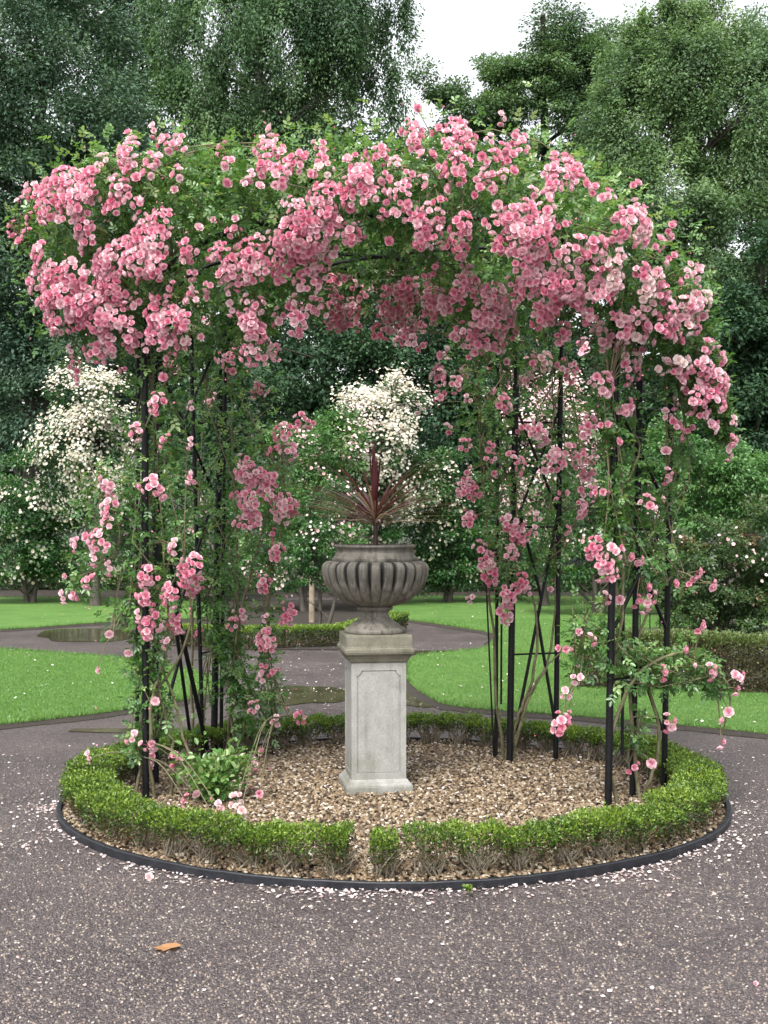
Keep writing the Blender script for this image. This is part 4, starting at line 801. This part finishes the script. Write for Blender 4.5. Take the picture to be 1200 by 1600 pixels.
# canes
CN = {'LF': [[(240, 1256, 7.85), (236, 1100, 7.8), (262, 1000, 7.9), (250, 800, 7.9), (235, 500, 7.9)], [(265, 1252, 7.9), (272, 1190, 7.9), (258, 1120, 7.9), (215, 950, 7.95), (240, 700, 7.9), (220, 450, 7.9)], [(215, 1240, 7.9), (225, 1120, 7.9), (300, 960, 7.85), (250, 700, 7.9)], [(300, 1256, 7.95), (296, 1180, 7.9), (240, 1000, 7.9), (180, 850, 7.85)]],
      'LB': [[(352, 1190, 9.2), (372, 1000, 9.1), (365, 700, 9.1), (340, 450, 9.3)], [(366, 1192, 9.15), (360, 1060, 9.1), (390, 900, 9.0), (430, 760, 9.0), (450, 660, 9.)], [(300, 1190, 9.3), (300, 1000, 9.2), (310, 800, 9.2), (330, 500, 9.2)], [(375, 1195, 9.1), (385, 1090, 9.1), (420, 990, 9.0), (415, 900, 9.)]],
      'RF': [[(965, 1262, 7.7), (950, 1150, 7.65), (975, 900, 7.7), (960, 600, 7.7), (985, 450, 7.7)], [(1000, 1255, 7.8), (985, 1100, 7.8), (955, 830, 7.7), (1000, 700, 7.75), (940, 650, 7.7)], [(955, 1150, 7.65), (1000, 1050, 7.7), (1090, 1020, 7.8), (1140, 1080, 7.8), (1127, 1150, 7.8)], [(1000, 500, 7.7), (1080, 540, 7.7), (1120, 620, 7.7), (1140, 700, 7.75)], [(1005, 1250, 7.9), (1030, 1150, 7.9), (1000, 1000, 7.9), (1050, 900, 7.9), (1110, 910, 7.8)]],
      'RB': [[(790, 1196, 9.05), (812, 1110, 9.0), (850, 1050, 9.0), (880, 1010, 9.)], [(792, 1190, 9.05), (830, 1060, 9.0), (838, 960, 9.0), (800, 800, 9.), (780, 500, 9.)], [(800, 1190, 9.05), (822, 1100, 9.0), (862, 1000, 9.1), (870, 750, 9.1), (860, 500, 9.1)], [(786, 1196, 9.1), (770, 1000, 9.1), (760, 800, 9.), (740, 560, 9.)]]}
for k, L in CN.items():
    o0 = np.array(roses[k].location); lines, rads = [], []
    for pts in L:
        p = [W(*q) for q in pts]; p[0][2] = max(.02, p[0][2]) if p[0][2] > .2 else .02; ln = spline(p, 26) + rng.normal(0, .006, (26, 3)); lines.append(ln - o0); rads.append(np.linspace(.012, .004, 26))
    for owner, dens, pts, layer in SK:      # thin shoots running through the foliage
        if owner != k: continue
        for _ in range(5):
            p = np.array([W(a, b, c) + rand_unit(1)[0] * r_ * .8 for a, b, c, r_ in pts]); 
            ln = spline(p, 12) if len(p) > 2 else p; lines.append(ln - o0); rads.append(np.full(len(ln), .004))
    for (p, r_, pale, d) in places[k]:      # a flowering side shoot carries each truss that hangs clear of the leaves
        if d >= 20: continue
        dd = np.linalg.norm(S3 - p, axis=1); i = int(np.argmin(dd + 3 * (np.array(SO) != k)))
        if dd[i] > SA[i, 3] * .9 + .03: lines.append(spline([S3[i] - o0, (S3[i] + p) / 2 + np.array([0, 0, .10 * dd[i]]) - o0, p - o0], 8)); rads.append(np.linspace(.0045, .0022, 8))
    tube_obj('canes', lines, rads, M['cane'], roses[k], 6)

# blooms ----------------------------------------------------------
def bloom_arrays(c, axis, r, spin, base):
    axis = Vector(axis).normalized(); q = axis.to_track_quat('Z', 'Y').to_matrix(); Vs, Qs, Rs, off = [], [], [], 0
    for (np_, rad, tilt, h, sh) in ((7, 1.05, .62, -.22, .46), (7, .98, .98, -.16, .42), (6, .80, 1.18, -.02, .40), (5, .52, 1.36, .16, .37)):
        for i in range(np_):
            sj = rng.normal() * .06; a = spin + 2 * math.pi * i / np_ + np_ * .7 + rng.normal() * .12; rr = rad * r * rng.uniform(.9, 1.08); w = math.pi / np_ * 1.5
            pts = []
            for s_ in (0.08, .6, 1.0):
                for t_ in (-1, 0, 1):
                    aa = a + t_ * w * (.55 if s_ == 1.0 else .9 if s_ > .5 else .5); hor = rr * s_ * math.cos(tilt * (s_ ** .5)) ; z_ = h * r + rr * s_ * math.sin(tilt) * (1.0 if s_ < .9 else .88) + (.05 * r if t_ else 0)
                    if s_ == 1.0 and t_ == 0: hor *= 1.06
                    pts.append(Vector((hor * math.cos(aa), hor * math.sin(aa), z_)))
            Vs += [tuple(Vector(c) + q @ p) for p in pts]
            for u_ in (0, 1):
                for v in (0, 1): Qs.append((off + u_ * 3 + v, off + u_ * 3 + v + 1, off + u_ * 3 + v + 4, off + u_ * 3 + v + 3)); Rs.append(min(1, max(0, base + sh + .07 * u_ - .1 + sj)))
            off += 9
    return Vs, Qs, Rs
def cluster_mesh(n, br=.029, nm='flower_cluster'):
    """n blooms packed as a truss facing -Y and outward; returns mesh and its radius"""
    rad = br * (0.0 if n == 1 else .50 * math.sqrt(n) + .10); V, Q, Rn, off = [], [], [], 0; C = []
    tries = 0; an1, an2 = rng.uniform(0, 6.28, 2)
    while len(C) < n and tries < 4000:
        tries += 1; aa_ = rng.uniform(0, 6.283); rq = math.sqrt(rng.random()) * (1 + .25 * math.sin(aa_ * 2 + an1) + .15 * math.sin(aa_ * 3 + an2)); d = np.array([rq * math.cos(aa_), -math.sqrt(max(.05, 1.1 - min(1, rq) ** 2)), rq * math.sin(aa_)]); c = d * rad * np.array([1.05, .6, 1.2]) + np.array([0, rng.uniform(0, .012), 0]); d = unit(d + np.array([0, -.1, .0]))
        if all(np.linalg.norm(c - e[0]) > br * 1.12 * (1 - tries / 8000) for e in C): C.append((c, d))
    for c, d in C:
        r = br * rng.uniform(.62, 1.12); v, q, rr = bloom_arrays(c, unit(d + rng.normal(0, .3, 3) + np.array([0, -.3, .1])), r, rng.uniform(0, 6), rng.uniform(.04, .5) if rng.random() < .85 else .62); V += v; Q += [tuple(x + off for x in t) for t in q]; Rn += rr; off += len(v)
    # a short stalk with small sepals gathers the truss
    ln = [tubes([[c * .85, c * .2 + np.array([0, .01, -.01])]], [.0018], 3) for c, d in C]
    return V, Q, Rn, ln, rad + br
CLS = {}
for cls, n in enumerate((1, 3, 5, 8, 12, 17, 24)):
    CLS[cls] = []
    for var in range(4):
        V, Q, Rn, ln, rad = cluster_mesh(n); nb = len(Q)
        for (v, q) in ln: Q += [tuple(int(x) + len(V) for x in t) for t in q]; V += [tuple(x) for x in v]; Rn += [0.] * len(q)
        pair = []
        for mt in ('pink', 'pale'):
            me = np_mesh('flower_cluster', V, Q, Rn); me.materials.append(M[mt]); me.materials.append(M['rose_leaf']); mi = np.zeros(len(Q), dtype=np.int32); mi[nb:] = 1; me.polygons.foreach_set('material_index', mi); pair.append(me)
        CLS[cls].append((pair, rad))

cent = np.array([CX, 8.3, 2.4])
for k, L in places.items():
    root = roses[k]; o0 = root.location; L.sort(key=lambda q: -(q[1] / q[3])); extra = []
    for j, (p, r, pale, d) in enumerate(L):
        cls = min(range(7), key=lambda c: abs(CLS[c][0][1] - r)); pair, rad = CLS[cls][int(rng.integers(4))]
        sc = float(np.clip(r / rad, .85, 1.15)); outv = Vector(p) - Vector(cent); az = max(-.75, min(.75, outv.x * .38)) if d < 20 else math.pi
        eu = (rng.normal() * .25 - (.35 if outv.z > .8 else 0), rng.normal() * .35, az + rng.normal() * .2)
        if j < 99:
            o = bpy.data.objects.new('flower_cluster', pair[pale]); COL.objects.link(o); o.parent = root; o.location = Vector(p) - o0; o.rotation_euler = eu; o.scale = (sc, sc, sc)
        else: extra.append((pair[0], Matrix.LocRotScale(Vector(p) - o0, __import__('mathutils').Euler(eu), Vector((sc, sc, sc)))))
    if extra:
        V, Q, Rn, off = [], [], [], 0
        for me, mx in extra:
            co = np.zeros(len(me.vertices) * 3, dtype=np.float32); me.vertices.foreach_get('co', co); co = co.reshape(-1, 3); m = np.array(mx); V.append(co @ m[:3, :3].T + m[:3, 3]); q = np.zeros(len(me.loops), dtype=np.int32); me.loops.foreach_get('vertex_index', q); Q.append(q.reshape(-1, 4) + off); off += len(co); rr_ = np.zeros(len(me.polygons), dtype=np.float32); me.attributes['rnd'].data.foreach_get('value', rr_); Rn.append(rr_)
        o = link_mesh('small_flower_clusters', np_mesh('small_flower_clusters', np.concatenate(V), np.concatenate(Q), np.concatenate(Rn)), M['pink'], root); o['kind'] = 'stuff'
    # buds: reddish tips sprinkled near the trusses
    nb_ = 260; idx = rng.integers(0, len(L), nb_); P = np.array([L[i][0] for i in idx]) + rng.normal(0, .09, (nb_, 3)) - np.array(o0); n = nb_; Lf = rng.uniform(.008, .015, n)
    V, Q = leaf_arrays(P, rand_unit(n) + np.array([0, -.3, .4]), rand_unit(n), Lf, Lf * .8, .5, .0); o = link_mesh('buds', np_mesh('buds', V, Q, np.repeat(rng.random(n) * .6, 2)), M['pink'], root); o['kind'] = 'stuff'

# ------------------------------------------------------------------ small things
def leafy(name, label, cat, px, py, r, h, n, ls, mat):
    x, y = G(px, py); root = thing(name, label, cat, (x, y, .02)); lines, rads, Ps = [], [], []
    for i in range(max(5, n // 30)):
        a = rng.uniform(0, 6.283); e = np.array([math.cos(a) * r * rng.random(), math.sin(a) * r * rng.random(), h * rng.uniform(.5, 1)]); ln = spline([(0, 0, 0), e * np.array([.3, .3, .6]), e], 8); lines.append(ln); rads.append(np.linspace(.004, .0015, 8))
        for _ in range(30): Ps.append(ln[rng.integers(3, 8)] + rng.normal(0, r * .16, 3))
    tube_obj('stems', lines, rads, M['cane'], root, 5); P = np.array(Ps)[:n]; P[:, 2] = np.maximum(P[:, 2], .02); m = len(P); D = unit(P * np.array([1, 1, .3]) + rng.normal(0, .1, P.shape)); L = rng.uniform(.7, 1.3, m) * ls
    V, Q = leaf_arrays(P, D, unit(np.array([0, 0, 1.]) + rng.normal(0, .4, (m, 3))), L, L * .6); link_mesh('foliage', np_mesh('foliage', V, Q, np.repeat(rng.uniform(.4, 1, m), 2)), mat, root); return root
leafy('leafy_plant', 'bright green leafy plant low in the bed at the foot of the left arbour legs', 'plant', 338, 1262, .24, .30, 900, .045, M['rose_leaf'])
leafy('leafy_plant', 'smaller leafy plant in the bed behind the front left post', 'plant', 250, 1175, .20, .34, 600, .040, M['rose_leaf'])
leafy('weed', 'tiny green weed growing against the edging at the front of the bed', 'weed', 735, 1402, .035, .02, 60, .016, M['box_leaf'])
x, y = G(262, 1484)
a = np.linspace(0, 2 * math.pi, 22, endpoint=False); rr = .034 + .013 * np.abs(np.sin(a * 2.5)) + .006 * np.sin(a * 9)
bm = bmesh.new(); c = bm.verts.new((0, 0, .004)); vs = [bm.verts.new((1.25 * r_ * math.cos(t_), .8 * r_ * math.sin(t_), .004 + .008 * abs(math.sin(t_ * 1.5)))) for t_, r_ in zip(a, rr)]
for i in range(22): bm.faces.new((c, vs[i], vs[(i + 1) % 22]))
o = bm_obj('fallen_leaf', bm, M['fallen'], None, False, (x, y, .004)); o.rotation_euler = (0, 0, .4); tag(o, 'curled orange brown dead leaf lying on the gravel in front', 'leaf')
for (px, py, sc, lab) in ((233, 1375, 1.0, 'pink rose head fallen on the gravel by the black edging'), (1181, 1540, .5, 'small red petal head on the gravel at the lower right')):
    x, y = G(px, py); o = bpy.data.objects.new('fallen_rose', CLS[0][0][0][1 if sc == 1 else 0]); COL.objects.link(o); o.location = (x, y, .018 * sc); o.scale = (sc, sc, sc); o.rotation_euler = (-.7, .1, .3); tag(o, lab, 'flower')
